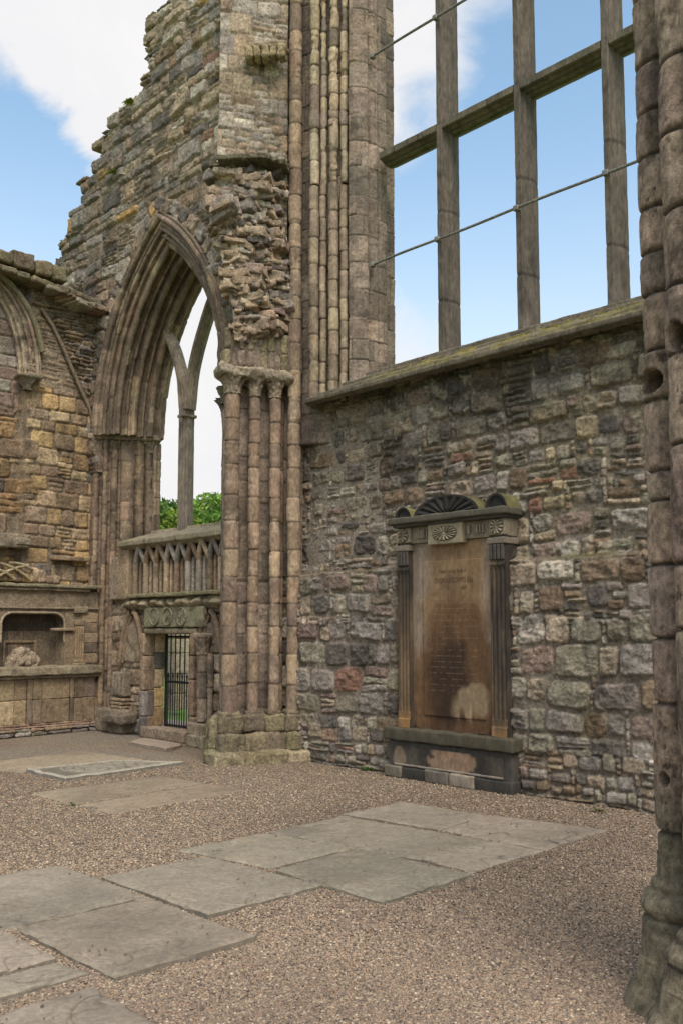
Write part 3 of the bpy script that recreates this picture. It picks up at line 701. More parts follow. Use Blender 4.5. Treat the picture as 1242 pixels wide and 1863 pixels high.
# ================================================================ window wall on the right
ww = thing('window_wall', 'rubble stone wall with tall unglazed mullioned window behind the memorial', 'wall', (-6.7, 8.3, 0))
YW = 8.2; XL, XR = -9.62, -2.3
F = Field(XR-XL, 4.74, .011, (.205, .175, .138), warp=.045, seed=1, edge=.012)
F.rubble(XR-XL, .42, PAL_RUB, (.12, .24), .2, (.015, .04))
F.rubble(XR-XL, 1.75, [(GREY, 6), (PINK, 2.6), (GREEN, 3), (BUFF, 2.4), (DARK, 2), (PALE, 1.6), (RED, .5), (BRN, 1.5)], (.15, .33), .16, (.012, .038), t0=.45, asp=(.7, 1.9), gap=.018, face=.02)
F.rubble(XR-XL, 2.42, PAL_RUB, (.11, .28), .25, (.012, .04), t0=1.75, gap=.02, face=.022)
F.rubble(XR-XL, 4.8, PAL_RUB, (.10, .30), .28, (.008, .042), t0=2.46, gap=.022, face=.024)
up = sstep(2.41, 2.48, F.t+.03*F.n3); Xw = XL+F.s
mossl = np.exp(-((F.t-2.44-.02*F.n3)/.035)**2)*sstep(-.35, .2, fbm(F.P, 1.3, 3, 19))
stp = .10+.16*(1-sstep(-8.2, -7.2, Xw)); bay = .16*sstep(-7.56, -7.46, Xw)*(1-sstep(-5.98, -5.88, Xw))*(1-sstep(3.0, 3.1, F.t)); V = np.stack([Xw, YW-.05+(stp+.05)*up-F.H*(1+.2*up)+bay, F.t], -1); C = F.C
P = V
da = sstep(3.0, 4.4, F.t+.5*fbm(P, .8, 3, 51))*sstep(-8.9, -7.6, Xw+.4*F.n3)
m = (np.clip(sstep(-.30, .25, fbm(P, 1.9, 6, 42, .62))*.85*da+.30*sstep(.05, .4, fbm(P, 1.5, 5, 47)), 0, .88))[..., None]
C = C*(1-m)+A([.060, .056, .045])*m
li = (sstep(.18, .34, fbm(P, 5.5, 5, 53, .6))*(.25+.45*da))[..., None]; C = C*(1-li)+A([.30, .285, .22])*li
pl_ = (1-sstep(-9.3, -8.4, Xw))*sstep(2.4, 3, F.t); C = C*(1+.25*pl_[..., None])
gm = (sstep(-6.8, -5.2, Xw)*sstep(.1, .45, fbm(P, 1.3, 4, 57))*.4)[..., None]; C = C*(1-gm)+C*A([1.0, 1.02, .72])*gm
ml = (mossl*.8)[..., None]; C = C*(1-ml)+A([.075, .075, .02])*ml
ft = ((1-sstep(.0, .2, F.t+.06*F.n3))*.45)[..., None]; C = C*(1-ft)+A([.12, .115, .08])*ft
wm = MB(); wm.grid(V, C)
# back and top of the wall
wm.rbox(((XL+XR)/2, 8.95, 2.3), ((XR-XL)/2, .5, 2.35), .02, .4, .004, (.25, .22, .18))
wm.build('rubble_face', M_RUB, ww)
# sill: lip, weathering slope with mossy steps
def sillpiece(y0, z0, y1, z1, x0, x1, n=70, col=(.22, .205, .15), moss=0., nz=.012, seed=0):
    X, T_ = np.meshgrid(np.arange(x0, x1, .03), np.linspace(0, 1, n), indexing='ij')
    return X, T_
sl_ = MB()
prof = A([(8.12, 4.66), (8.035, 4.685), (8.03, 4.735), (8.05, 4.745), (8.19, 4.77), (8.20, 4.835), (8.38, 4.90), (8.385, 4.955), (8.56, 5.03), (8.565, 5.085), (8.66, 5.12), (8.70, 5.14), (8.95, 5.14), (9.4, 5.0)])
pl2 = np.concatenate([[0], np.cumsum(np.linalg.norm(np.diff(prof, axis=0), axis=1))]); tt = np.arange(0, pl2[-1], .012)
py_, pz_ = np.interp(tt, pl2, prof[:, 0]), np.interp(tt, pl2, prof[:, 1])
X = np.arange(-9.06, XR, .02); XX = np.repeat(X[:, None], len(tt), 1); V = np.stack([XX, py_[None]+0*XX, pz_[None]+0*XX], -1)
nzv = fbm(V, 5, 4, 3); V[..., 1] += .012*nzv*(py_ > 8.06); V[..., 2] += .012*fbm(V, 6, 4, 4)*(py_ > 8.06)
fade = sstep(-9.05, -8.6, XX); 
J = np.arange(-9.06, XR, .83)+.1*rs.randn(len(np.arange(-9.06, XR, .83))); jd = np.exp(-(np.min(np.abs(X[:, None]-J[None]), axis=1)/.012)**2)[:, None]
C = A([.12, .107, .08])*(1+.4*fbm(V, 3, 4, 5)[..., None]); C = C*(1-.5*jd[..., None]); V[..., 2] -= .006*jd
mo = sstep(-.05, .3, fbm(V, 2.4, 5, 6)+.25*sstep(-8, -6.4, XX)+.1)*np.maximum(np.exp(-((pz_-4.785)/.035)**2), np.exp(-((pz_-4.90)/.05)**2))[None]*sstep(-8.7, -7.2, XX+.3*nzv)
V[..., 2] += mo*(.03+.03*fbm(V, 22, 3, 7)); mo = (mo*.9)[..., None]*sstep(-.35, .15, fbm(V, 9, 4, 71))[..., None]; C = C*(1-mo)+(A([.17, .155, .03])*(1+.4*fbm(V, 18, 3, 8)[..., None]))*mo
sl_.grid(V, C)
end = V[0]; sl_.add(np.vstack([end, [end[0, 0], 9.0, 4.5]]), [[i, i+1, len(end)] for i in range(len(end)-1)], A([.2, .18, .13]))
sl_.build('window_sill', M_ASH, ww, label='stepped sloping sill topped with yellow-green moss')
# moulded jamb left of the window
jpts = [(-9.75, 8.22), (-9.35, 8.30), (-9.12, 8.36), (-8.98, 8.44), (-8.74, 8.56), (-8.70, 8.52), (-8.60, 8.42), (-8.54, 8.44), (-8.445, 8.57), (-8.44, 8.61), (-8.475, 8.645), (-8.435, 8.68), (-8.425, 8.775), (-8.455, 8.80), (-8.42, 8.83), (-8.42, 8.95), (-8.60, 9.05), (-8.6, 9.3)]
def dj(C, V, F): return dark_blotch(C, V*A([1, 1, .6]), -.05, .4, .6, 2.2, 63, (.085, .075, .066))
wallstrip(MB(), jpts, 4.2, 12.2, PAL_JAMB, (.26, .42), (.3, .5), .012, (.006, .011), seed=14, dirt=dj, rnd=.12, sj=.003, kn=2).build('window_jamb', M_ASH, ww)
for px, Y_, r in ((570, 8.20, .068), (587, 8.30, .05), (606, 8.34, .070), (626, 8.44, .058)):
    p = ray(px, Y_); mb = MB()
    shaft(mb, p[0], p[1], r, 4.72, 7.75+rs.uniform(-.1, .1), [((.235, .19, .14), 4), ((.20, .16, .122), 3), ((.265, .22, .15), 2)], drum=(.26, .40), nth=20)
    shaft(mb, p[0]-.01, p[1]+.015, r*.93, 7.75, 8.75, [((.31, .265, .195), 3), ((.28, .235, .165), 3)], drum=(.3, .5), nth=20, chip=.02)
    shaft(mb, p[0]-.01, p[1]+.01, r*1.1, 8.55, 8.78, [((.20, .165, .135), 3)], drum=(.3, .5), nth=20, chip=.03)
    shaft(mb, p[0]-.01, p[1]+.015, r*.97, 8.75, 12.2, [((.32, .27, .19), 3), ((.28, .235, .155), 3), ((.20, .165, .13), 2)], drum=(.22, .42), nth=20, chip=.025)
    mb.build('jamb_shaft', M_SHAFT, ww)
# mullions, transom, iron bars
YM = 8.86; mxs = []
for px in (812, 957, 1122):
    mxs.append(at(px+5, 600, Y=YM)[0])
step_ = (mxs[-1]-mxs[0])/2; mxs = [mxs[0], mxs[1], mxs[2], mxs[2]+step_, mxs[2]+2*step_]
for x_ in mxs:
    bar_sect(MB(), [(x_, YM, z) for z in np.arange(5.08, 12.2, .035)], .088, .175, (.105, .092, .076)).build('mullion', M_TRAC, ww, smooth=False)
zt_ = at(812, 222, Y=8.70)[2]
tp_ = MB()
edges_ = [-8.30]+mxs+[XR]
for a, b in zip(edges_[:-1], edges_[1:]):
    a_, b_ = a+(.05 if a > -8.2 else 0), b-.05
    bar_sect(tp_, [(x, YM, zt_+.0) for x in np.linspace(a_, b_, 24)], .10, .172, (.11, .10, .072))
tp_.build('transom', M_TRAC, ww, smooth=False)
for (pL, pR) in (((675, 482), (1155, 297)), ((675, 103), (855, 0))):
    a = at(*pL, Y=8.62); z_ = a[2]; mb = MB()
    mb.tube([(x, 8.62, z_+.006*math.sin(x*3)) for x in np.linspace(a[0], XR, 40)], .017, 8, (.15, .14, .12)); ib = mb.build('iron_bar', M_BAR, ww)
    for x_ in [a[0]]+mxs:
        MB().rbox((x_+.02, 8.625, z_), (.035, .035, .032), .012, .02, .004, (.25, .22, .17)).build('clasp', M_BAR, ib)
#@@DOOR
# ================================================================ doorway wall under the arch
dw = thing('doorway_wall', 'low carved stone wall with arcaded parapet and small doorway under the arch', 'wall', (-12.4, 8.3, 0))
YD = 8.15; XL, XR = -14.3, -10.3
dX0, dX1 = at(268, 1250, Y=YD)[0], at(347, 1250, Y=YD)[0]; dZ = at(300, 1152, Y=YD)[2]
F = Field(XR-XL, 2.12, .014, (.20, .165, .12), warp=.03, seed=21, edge=.010)
F.ashlar(XR-XL, 2.2, [(WARM, 3), (BUFF, 3), (BRN, 3), (GREY, 2), (YEL, .8)], (.22, .36), (.24, .5), (.02, .05), gap=.014, rnd=.35, bev=.035, face=.016, bad=.12, sj=.03)
Xw = XL+F.s; V = np.stack([Xw, YD-F.H+.04, F.t], -1); hole = (Xw > dX0-.02) & (Xw < dX1+.02) & (F.t < dZ+.03)
mb = MB(); C = dark_blotch(F.C, V, 0., .4, .6, 2.4, 93, (.07, .06, .047)); mb.grid(V, C, mask=~hole[:-1, :-1])
# passage: left and right reveals, soffit, back of the wall above
mb.rbox(((XL+dX0)/2-.01, 8.32, 1.5), ((dX0-XL)/2, .12, 1.5), .03, .12, .012, (.22, .18, .12)); mb.rbox(((XR+dX1)/2+.02, 8.32, 1.5), ((XR-dX1)/2, .12, 1.5), .03, .12, .012, (.2, .165, .12))
mb.rbox(((dX0+dX1)/2, 8.62, (dZ+3.0)/2+.01), ((dX1-dX0)/2+.05, .42, (3.0-dZ)/2), .03, .12, .012, (.16, .14, .1))
mb.build('wall_face', M_RUB, dw)
# reveal stones lining the doorway
rv = MB(); z = .16
while z < dZ-.1:
    h_ = rs.uniform(.22, .36); h_ = min(h_, dZ-z)
    rv.rbox((dX0-.035, YD+.16, z+h_/2), (.06, .15, h_/2-.004), .015, .05, .006, pick(PAL_YEL), chip=.012); z += h_
rv.build('reveal', M_ASH, dw)
fr_ = MB()
for x_, w_ in ((dX0-.045, .06), (dX1+.12, .06)):
    z = .0
    while z < dZ-.02:
        h_ = min(rs.uniform(.3, .55), dZ-z); fr_.rbox((x_, YD+.0, z+h_/2), (w_, .09, h_/2-.003), .03, .04, .008, pick([(BRN, 2), (GREY, 2), (DARK, 1)]), chip=.02)
        fr_.rbox((x_+(.05 if x_ < -12 else -.05), YD+.06, z+h_/2), (.03, .06, h_/2-.003), .02, .04, .005, pick([(BRN, 2), (DARK, 1)]), chip=.01); z += h_
fr_.build('door_frame', M_ASH, dw)
lz0, lz1 = dZ, at(330, 1104, Y=YD)[2]; lx0, lx1 = at(263, 1125, Y=YD-.04)[0], at(388, 1125, Y=YD-.04)[0]
lm = MB(); lm.rbox(((lx0+lx1)/2-.05, YD, (lz0+lz1)/2+.045), ((lx1-lx0)/2-.12, .10, (lz1-lz0)/2-.05), .012, .04, .006, (.20, .195, .13)); lm.rbox(((lx0+lx1)/2-.15, YD-.0, lz0+.03), ((lx1-lx0)/2-.2, .085, .045), .03, .04, .006, (.20, .175, .12), chip=.02)
lint = lm.build('lintel', M_ASH, dw, label='greenish lintel block carved with three round badges')
for i, px in enumerate((282, 306, 331)):
    c = at(px, 1122, Y=YD-.1); mb = MB(); R = .135
    r_, a_ = np.meshgrid(np.linspace(0, 1, 26), np.linspace(0, 2*math.pi, 64), indexing='ij')
    hh = .03*np.exp(-((r_-.92)/.07)**2)
    if i == 0: hh += .03*np.clip(np.cos(a_*2+r_*7), 0, 1)*(r_ < .8)
    elif i == 1: hh += .032*np.clip(1-np.abs(np.sin(a_*1.5+.6))*2.2*r_, 0, 1)*(r_ < .8)+.015*np.clip(np.cos(a_*5), 0, 1)*(r_ < .7)
    else: hh += .035*np.clip(np.cos(a_*8)*1.3, 0, 1)*(r_ < .78)*(r_ > .12)
    V = np.stack([c[0]+R*r_*np.cos(a_), YD-.095-hh+.02*(r_ < .86)*(1), c[2]+R*1.05*r_*np.sin(a_)], -1)
    w_ = np.clip(hh/.03, 0, 1)[..., None]; mb.grid(V, A([.085, .075, .05])*(1-w_)+A([.24, .225, .16])*w_); mb.build('roundel', M_ASH, lint)
# foliage string course and mossy ledge
zs0 = at(320, 1100, Y=YD)[2]
sc_ = MB(); X, T_ = np.meshgrid(np.arange(-13.55, XR, .012), np.linspace(0, 1, 16), indexing='ij')
Pq = st3(X*6, T_*2); lf = np.clip(vn(Pq, 1.4, 3)*1.4, -.3, 1)*.055+.04*np.abs(np.sin(X*13))*np.sin(T_*math.pi)
V = np.stack([X, YD-.03-.07*np.sin(T_*math.pi*.9)-lf*np.sin(T_*math.pi), zs0+.0+T_*.19-.07], -1)
w_ = np.clip(lf/.05+.3, 0, 1)[..., None]; sc_.grid(V, A([.07, .06, .045])*(1-w_)+A([.26, .225, .15])*w_)
sc_.rbox(((XR-13.4)/2, YD-.03, zs0+.155), ((XR+13.4)/2, .12, .032), .02, .06, .012, (.21, .20, .12), chip=.02)
sc_.build('string_course', M_ASH, dw)
# arcade
az0, az1 = zs0+.18, 3.02
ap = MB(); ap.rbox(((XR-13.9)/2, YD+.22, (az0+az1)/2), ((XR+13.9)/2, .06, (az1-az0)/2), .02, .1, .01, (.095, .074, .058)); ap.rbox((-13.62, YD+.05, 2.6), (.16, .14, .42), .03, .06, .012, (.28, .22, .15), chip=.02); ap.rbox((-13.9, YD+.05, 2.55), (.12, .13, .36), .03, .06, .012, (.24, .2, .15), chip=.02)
ap.build('arcade_panel', M_ASH, dw)
xa = [at(px, 1060, Y=YD-.02)[0] for px in (247, 266, 284, 303, 322, 342, 362, 382)]; xa.append(xa[-1]+(xa[-1]-xa[-2])); xa.append(xa[-1]+.24)
for i, x_ in enumerate(xa):
    mb = MB(); cl = pick([(WARM, 3), (BRN, 2), (GREY, 1)])
    for dx_, r_, dy_ in ((0, .048, -.02), (-.052, .026, .04), (.052, .026, .04)):
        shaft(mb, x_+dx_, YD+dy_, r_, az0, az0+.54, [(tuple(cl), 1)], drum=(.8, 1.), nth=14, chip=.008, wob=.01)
    mb.rbox((x_, YD+.12, az0+.27), (.06, .1, .27), .01, .1, .004, cl)
    mb.build('colonnette', M_ASH, dw)
for i in range(len(xa)-1):     # gabled canopies between the colonnettes
    a, b = xa[i], xa[i+1]; xm = (a+b)/2; mb = MB(); cl = pick([(WARM, 2), (BRN, 2), (GREY, 1.5)])
    zb, zp = az0+.50, az0+.80
    for (x0, x1) in ((a, xm), (b, xm)):
        n_ = 8; pth = [(x0+(x1-x0)*t, YD-.02-.05*math.sin(t*math.pi/2), zb+(zp-zb)*(t**1.1)) for t in np.linspace(0, 1, n_)]
        mb.tube(pth, np.linspace(.05, .035, n_), 8, cl); pth = [(x0+(x1-x0)*(t*.9+.1), YD+.06, zb-.06+(zp-zb)*.75*(t**.8)) for t in np.linspace(0, 1, n_)]; mb.tube(pth, .032, 7, cl*.8)
    mb.rbox((xm, YD-.05, zp+.03), (.062, .075, .055), .035, .02, .016, cl*1.05, chip=.05); mb.rbox((xm, YD-.04, zp-.07), (.04, .05, .05), .03, .02, .012, cl*.9, chip=.04); mb.tube([(xm+.075*math.sin(a_), YD+.04, zb+.10+.075*math.cos(a_)) for a_ in np.linspace(-2.2, 2.2, 14)], .018, 6, cl*.75)
    mb.rbox((xm, YD+.14, zb+.2), (.11, .06, .12), .02, .1, .006, cl*.7)
    mb.build('gablet', M_ASH, dw)
cp = MB(); x0 = at(213, 990, Y=7.98)[0]; zc0 = 3.02
prof = A([(8.12, zc0-.02), (8.02, zc0+.03), (7.98, zc0+.04), (7.975, zc0+.12), (8.0, zc0+.13), (8.62, zc0+.31), (8.64, zc0+.36), (8.9, zc0+.36), (8.95, zc0)])
pl2 = np.concatenate([[0], np.cumsum(np.linalg.norm(np.diff(prof, axis=0), axis=1))]); tt = np.arange(0, pl2[-1], .015); py_, pz_ = np.interp(tt, pl2, prof[:, 0]), np.interp(tt, pl2, prof[:, 1])
X = np.arange(x0, XR, .02); XX = np.repeat(X[:, None], len(tt), 1); V = np.stack([XX, py_[None]+0*XX, pz_[None]+0*XX], -1); V[..., 2] += .008*fbm(V, 5, 4, 4)
C = A([.26, .235, .17])*(1+.2*fbm(V, 4, 4, 5)[..., None]); gq = sstep(0, .4, fbm(V, 2, 3, 6))[..., None]*.4; C = C*(1-gq)+A([.17, .17, .095])*gq
cp.grid(V, C); e = V[0]; cp.add(np.vstack([e, [x0, 8.4, 3.0]]), [[i, i+1, len(e)] for i in range(len(e)-1)], A([.24, .2, .14])); cp.build('coping', M_ASH, dw)
# niches, attached shaft, bracket and threshold
def niche(px0, px1, pyt, pyb, name, trefoil=False):
    x0, x1 = at(px0, pyb, Y=YD-.03)[0], at(px1, pyb, Y=YD-.03)[0]; zb, zp = at(px0, pyb, Y=YD)[2], at((px0+px1)/2, pyt, Y=YD)[2]; xm = (x0+x1)/2; a = (x1-x0)/2; mb = MB()
    for k, (ins, r_, dy_) in enumerate(((0, .045, -.05), (.06, .03, -.02))):
        aa = a-ins; pth = []
        for t in np.linspace(-1, 1, 25): pth.append((xm+aa*t, YD+dy_, zb+(zp-zb-ins)*(1-abs(t)**2.3)))
        mb.tube(pth, r_, 8, pick([(WARM, 1), (BRN, 1), (GREY, 1)]))
    if trefoil:
        for t in np.linspace(0, 1, 3): mb.tube([(xm+.5*a*math.sin(u)*(.9+.2*t), YD+.0, zb+.34*(zp-zb)+.45*(zp-zb)*t*.6-.08*math.cos(u)) for u in np.linspace(-1.7, 1.7, 12)], .03, 7, (.2, .165, .13))
    mb.rbox((xm, YD+.02, (zb+zp)/2-.1), (a*.75, .045, (zp-zb)*.38), .05, .04, .02, (.25, .21, .15) if not trefoil else (.14, .115, .09), chip=.04)
    mb.build(name, M_ASH, dw)
niche(219, 264, 1114, 1205, 'niche'); niche(362, 404, 1112, 1185, 'niche', True)
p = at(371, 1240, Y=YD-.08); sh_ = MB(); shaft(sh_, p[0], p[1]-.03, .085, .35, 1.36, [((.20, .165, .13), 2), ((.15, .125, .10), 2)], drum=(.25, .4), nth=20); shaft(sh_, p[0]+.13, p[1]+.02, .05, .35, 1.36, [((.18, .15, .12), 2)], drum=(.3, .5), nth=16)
bell(sh_, p[0], p[1]-.03, .09, 1.33, 1.6, .35, (.17, .14, .11), seed=3); sh_.rbox((p[0], p[1], 1.61), (.14, .12, .035), .02, .03, .006, (.25, .21, .16))
sh_.rbox((p[0], p[1], .24), (.18, .16, .1), .03, .04, .012, (.22, .19, .14), chip=.03); sh_.rbox((p[0]+.02, p[1], .08), (.2, .18, .09), .03, .04, .012, (.2, .18, .13), chip=.03); sh_.build('attached_shaft', M_ASH, dw)
p = at(220, 1280, Y=YD-.06); br = MB()
for i in range(4): br.rbox((p[0]-.15+.1*i, YD-.06, .80), (.05, .09, .2), .04, .03, .01, (.22, .19, .14), chip=.02)
for i, (w_, z_) in enumerate(((.19, .55), (.17, .49), (.15, .43))): br.rbox((p[0], YD-.06, z_), (w_, .1, .026), .02, .03, .006, (.26, .21, .14))
br.rbox((p[0]+.12, YD-.14, .26), (.3, .16, .09), .05, .04, .02, (.17, .145, .11), chip=.05); br.rbox((p[0]-.2, YD-.05, .2), (.45, .14, .2), .05, .06, .02, (.21, .18, .13), chip=.05); br.build('bracket', M_RUB, dw)
ts = MB(); ts.rbox(((dX0+dX1)/2, YD+.02, .085), ((dX1-dX0)/2-.01, .14, .085), .02, .04, .008, (.26, .21, .155), chip=.02); ts.rbox(((dX0+dX1)/2, YD+.5, .07), ((dX1-dX0)/2, .4, .07), .02, .08, .006, (.40, .31, .25)); ts.build('threshold', M_ASH, dw)
# gate
gt = thing('iron_gate', 'black wrought iron bar gate closing the small doorway', 'gate', ((dX0+dX1)/2, 8.47, .12))
YG = 8.47; g0, g1 = dX0+.05, dX1+.02; gz1 = 1.66
def rod(mb, x, z0, z1, r=.012): mb.tube([(x, YG, z0), (x, YG, z1)], r, 6, (.02, .02, .02)); return mb
for x_ in (g0, g1): MB().rbox((x_, YG, .90), (.02, .018, .78), .004, .3, 0, (.02, .02, .02)).build('gate_post', M_IRON, gt, smooth=False)
for z_ in (.17, .86, 1.58):
    MB().rbox(((g0+g1)/2, YG, z_), ((g1-g0)/2, .012, .018), .004, .3, 0, (.02, .02, .02)).build('rail', M_IRON, gt, smooth=False)
nb = 9
def spear(mb, x, z): mb.tube([(x, YG, z), (x, YG, z+.035), (x, YG, z+.1)], A([.012, .02, .002]), 6, (.02, .02, .02))
for i in range(1, nb):
    x_ = g0+(g1-g0)*i/nb; mb = MB(); rod(mb, x_, .12, gz1-.02); spear(mb, x_, gz1-.03); mb.build('bar', M_IRON, gt)
for i in range(nb):
    x_ = g0+(g1-g0)*(i+.5)/nb; mb = MB(); rod(mb, x_, .12, .92, .010); spear(mb, x_, .92); mb.build('short_bar', M_IRON, gt)
#@@LEFT
# ================================================================ side wall on the left
XS = -14.52
sw = thing('side_wall', 'yellowish stone side wall with blind arch at the left picture edge', 'wall', (-14.7, 6.5, 0))
Y0 = 3.2; Y1 = 8.0
ztop = at(70, 505, X=XS)[2]
F = Field(Y1-Y0, 7.6, .015, (.19, .155, .11), warp=.03, seed=31, edge=.010)
yb = at(45, 850, X=XS)[1]-Y0; zspr = at(50, 700, X=XS)[2]
zw = at(120, 600, X=XS)[2]
F.ashlar(Y1-Y0, 2.3, PAL_YEL, (.16, .28), (.25, .5), (.02, .04), bad=.1, gap=.012, rnd=.3, bev=.03, face=.012)
F.ashlar(Y1-Y0, zspr+.0, PAL_YEL, (.17, .30), (.22, .46), (.018, .04), t0=2.3, bad=.10, gap=.012, rnd=.3, bev=.03, face=.012, sj=.015, where=lambda s, t: s > yb)
F.ashlar(Y1-Y0, 5.3, [(BRN, 4), (DARK, 2), ((.28, .19, .10), 3), (PINK, 1)], (.22, .36), (.3, .6), (.02, .045), t0=2.3, bad=.1, gap=.012, rnd=.3, bev=.03, face=.014, where=lambda s, t: s <= yb)
F.ashlar(Y1-Y0, 7.6, [(PINK, 3), (GREY, 2), (WARM, 2)], (.2, .32), (.3, .55), (.015, .035), t0=5.3, gap=.01, rnd=.3, bev=.03, face=.01, where=lambda s, t: s <= yb+.1)
t = zspr
while t < 7.6:          # slaty remains of the vault web, in the corner
    c = rs.uniform(.035, .085); s = yb+.08-rs.rand()*.1
    while s < Y1-Y0:
        w = rs.uniform(.10, .36); big = rs.rand() < .06
        F.stamp(s+w/2, t+c/2, w/2-.004, c/2*(1.6 if big else .95)-.003, rs.uniform(.03, .09), pick([(BRN, 3), (PINK, 2), (GREY, 2), (DARK, 1), (WARM, 2)]), .6, rs.randn()*.05-.08, .016, .012, (0, rs.randn()*.2)); s += w
    t += c
Yw = Y0+F.s
rec = -.16*(1-sstep(yb-.015, yb+.015, F.s))*(F.t > 2.2)*(F.t < 9)
# web leans out to the right of a curved wall rib
rib = [(px, py) for px, py in ((75, 560), (95, 590), (112, 625), (130, 668), (148, 710), (165, 745))]
rp = A([at(x, y, X=XS+.03)[1:] for x, y in rib]); zr = np.interp(Yw, rp[:, 0], rp[:, 1])
web = sstep(0, .06, F.t-zr)*(Yw > rp[0, 0])*sstep(rp[0, 0], rp[0, 0]+.1, Yw)
plain_ = (F.t < zr) & (F.t > zspr) & (F.s > yb)
Hh = np.where(plain_, F.H*.35, F.H)+rec-.35*(F.t < 1.95)*(Yw < 7.6)+web*(.05+.22*sstep(zspr, ztop, F.t)*sstep(rp[0, 0], Y1, Yw))
V = np.stack([XS+Hh, Yw, F.t], -1)
C = F.C; C = np.where(plain_[..., None], C*.4+A([.27, .225, .16])*.6, C)
C = dark_blotch(C, V, .06, .42, .5, 1.7, 97, (.085, .06, .038))
dk = sstep(2.2, 2.9, F.t)*(1-sstep(3.3, 4.2, F.t)); 
gm = (sstep(ztop-1.3, ztop-.1, F.t)*sstep(-.1, .4, fbm(V, 1.6, 4, 98))*.6)[..., None]; C = C*(1-gm)+A([.105, .10, .055])*gm
# broken top line
tl = np.interp(Yw[:, 0], [Y0, at(0, 500, X=XS)[1], at(90, 535, X=XS)[1], at(130, 545, X=XS)[1], Y1], [ztop+.1, ztop+.05, ztop-.05, ztop-.25, ztop-.45])
keep = F.t < tl[:, None]+.05*F.n3
kc = keep[:-1, :-1]; mb = MB(); mb.grid(V, C, mask=kc); mb.skirt(V, C, kc, (-1.0, 0, 0)); mb.build('wall_face', M_RUB, sw)
q = A([at(x, y, X=XS+.07) for x, y in rib]); mb = MB()
mb.tube(np.concatenate([q, [q[-1]+A([0, .04, -.25])]]), .035, 8, (.20, .165, .12)); mb.build('wall_rib', M_ASH, sw)
# coping blocks
for i, (pa_, pb_, yt) in enumerate(((-90, -20, 452), (-22, 22, 455), (18, 62, 458), (60, 94, 474), (93, 122, 484))):
    a, b = at(pa_, 500, X=XS+.25), at(pb_, 500, X=XS+.25); z1 = at((pa_+pb_)/2, yt, X=XS+.28)[2]; z0 = ztop+.0-.02*i
    MB().rbox((XS+.0, (a[1]+b[1])/2, (z0+z1)/2), (.34, (b[1]-a[1])/2-.012, (z1-z0)/2), .05, .04, .025, pick(PAL_GREEN), chip=.05, rz=rs.randn()*.05).build('coping_stone', M_RUB, sw)
mb = MB()
for k in range(11):
    y_ = 5.6+k*.22; mb.rbox((XS+.06+.02*rs.randn(), y_, ztop-.07-.02*k), (.30, .12, .05), .03, .04, .015, pick(PAL_GREEN), rz=rs.randn()*.1, tilt=(0, -.05), chip=.04)
p = at(150, 555, X=XS+.2)
for k in range(9): mb.rbox((XS+.18+.02*k, p[1]-.55+.09*k, p[2]+.06-.025*k+.02*rs.randn()), (.28, .14, .035), .025, .03, .02, pick([(DARK, 2), (GREEN, 2), (BRN, 2)]), rz=rs.randn()*.2, tilt=(0, -.12), chip=.04)
mb.build('broken_ledge', M_RUB, sw, label='mossy broken ledge of thin stones below the coping')
# blind arch with corbel
pth = A([at(x, y, X=XS+.05) for x, y in ((-150, 440), (-100, 455), (-50, 475), (-5, 508), (20, 535), (39, 575), (51, 620), (56, 655), (57, 686))])
t = np.linspace(0, len(pth)-1, 80); pth = np.stack([np.interp(t, np.arange(len(pth)), pth[:, i]) for i in range(3)], -1)
for _ in range(12): pth[1:-1] = (pth[:-2]+pth[1:-1]*2+pth[2:])/4
T = np.gradient(pth, axis=0); T /= np.linalg.norm(T, axis=1, keepdims=True); fr = np.cross(A([1., 0, 0]), T)*-1
fr = fr*np.sign(fr[-1, 1])
bp_ = rolls([(.03, 0), .09, -.05, .06, -.05, .09, -.04, .06, (.02, 0)], (.17, -.02), (-.17, .14), 1.2)
mb = MB(); sweep(mb, pth, fr, bp_*A([1, 1]), [((.29, .24, .18), 3), ((.24, .19, .15), 2), ((.33, .29, .22), 1)], .3, .14, .012, groove=.010, depth=A([-1., 0, 0]), dirt=lambda C, P: dark_blotch(C, P, 0, .4, .6, 3, 5, (.08, .068, .05)))
hq = A([at(x, y, X=XS+.1) for x, y in ((-120, 425), (-60, 452), (-10, 488), (24, 520), (50, 556), (68, 596), (78, 640))]); tq = np.linspace(0, 6, 40); hq = np.stack([np.interp(tq, np.arange(7), hq[:, i]) for i in range(3)], -1)
for _ in range(8): hq[1:-1] = (hq[:-2]+hq[1:-1]*2+hq[2:])/4
mb.tube(hq, .05, 8, (.15, .14, .09))
mb.build('blind_arch', M_ASH, sw)
q = at(52, 692, X=XS+.1); mb = MB(); bell(mb, q[0]-.04, q[1], .07, q[2]-.16, q[2]+.05, 1.3, (.15, .13, .10), lobes=5, amp=.5, seed=4); mb.rbox((q[0]-.02, q[1], q[2]+.06), (.16, .19, .035), .03, .03, .012, (.17, .15, .11), chip=.03); mb.build('corbel', M_ASH, sw)

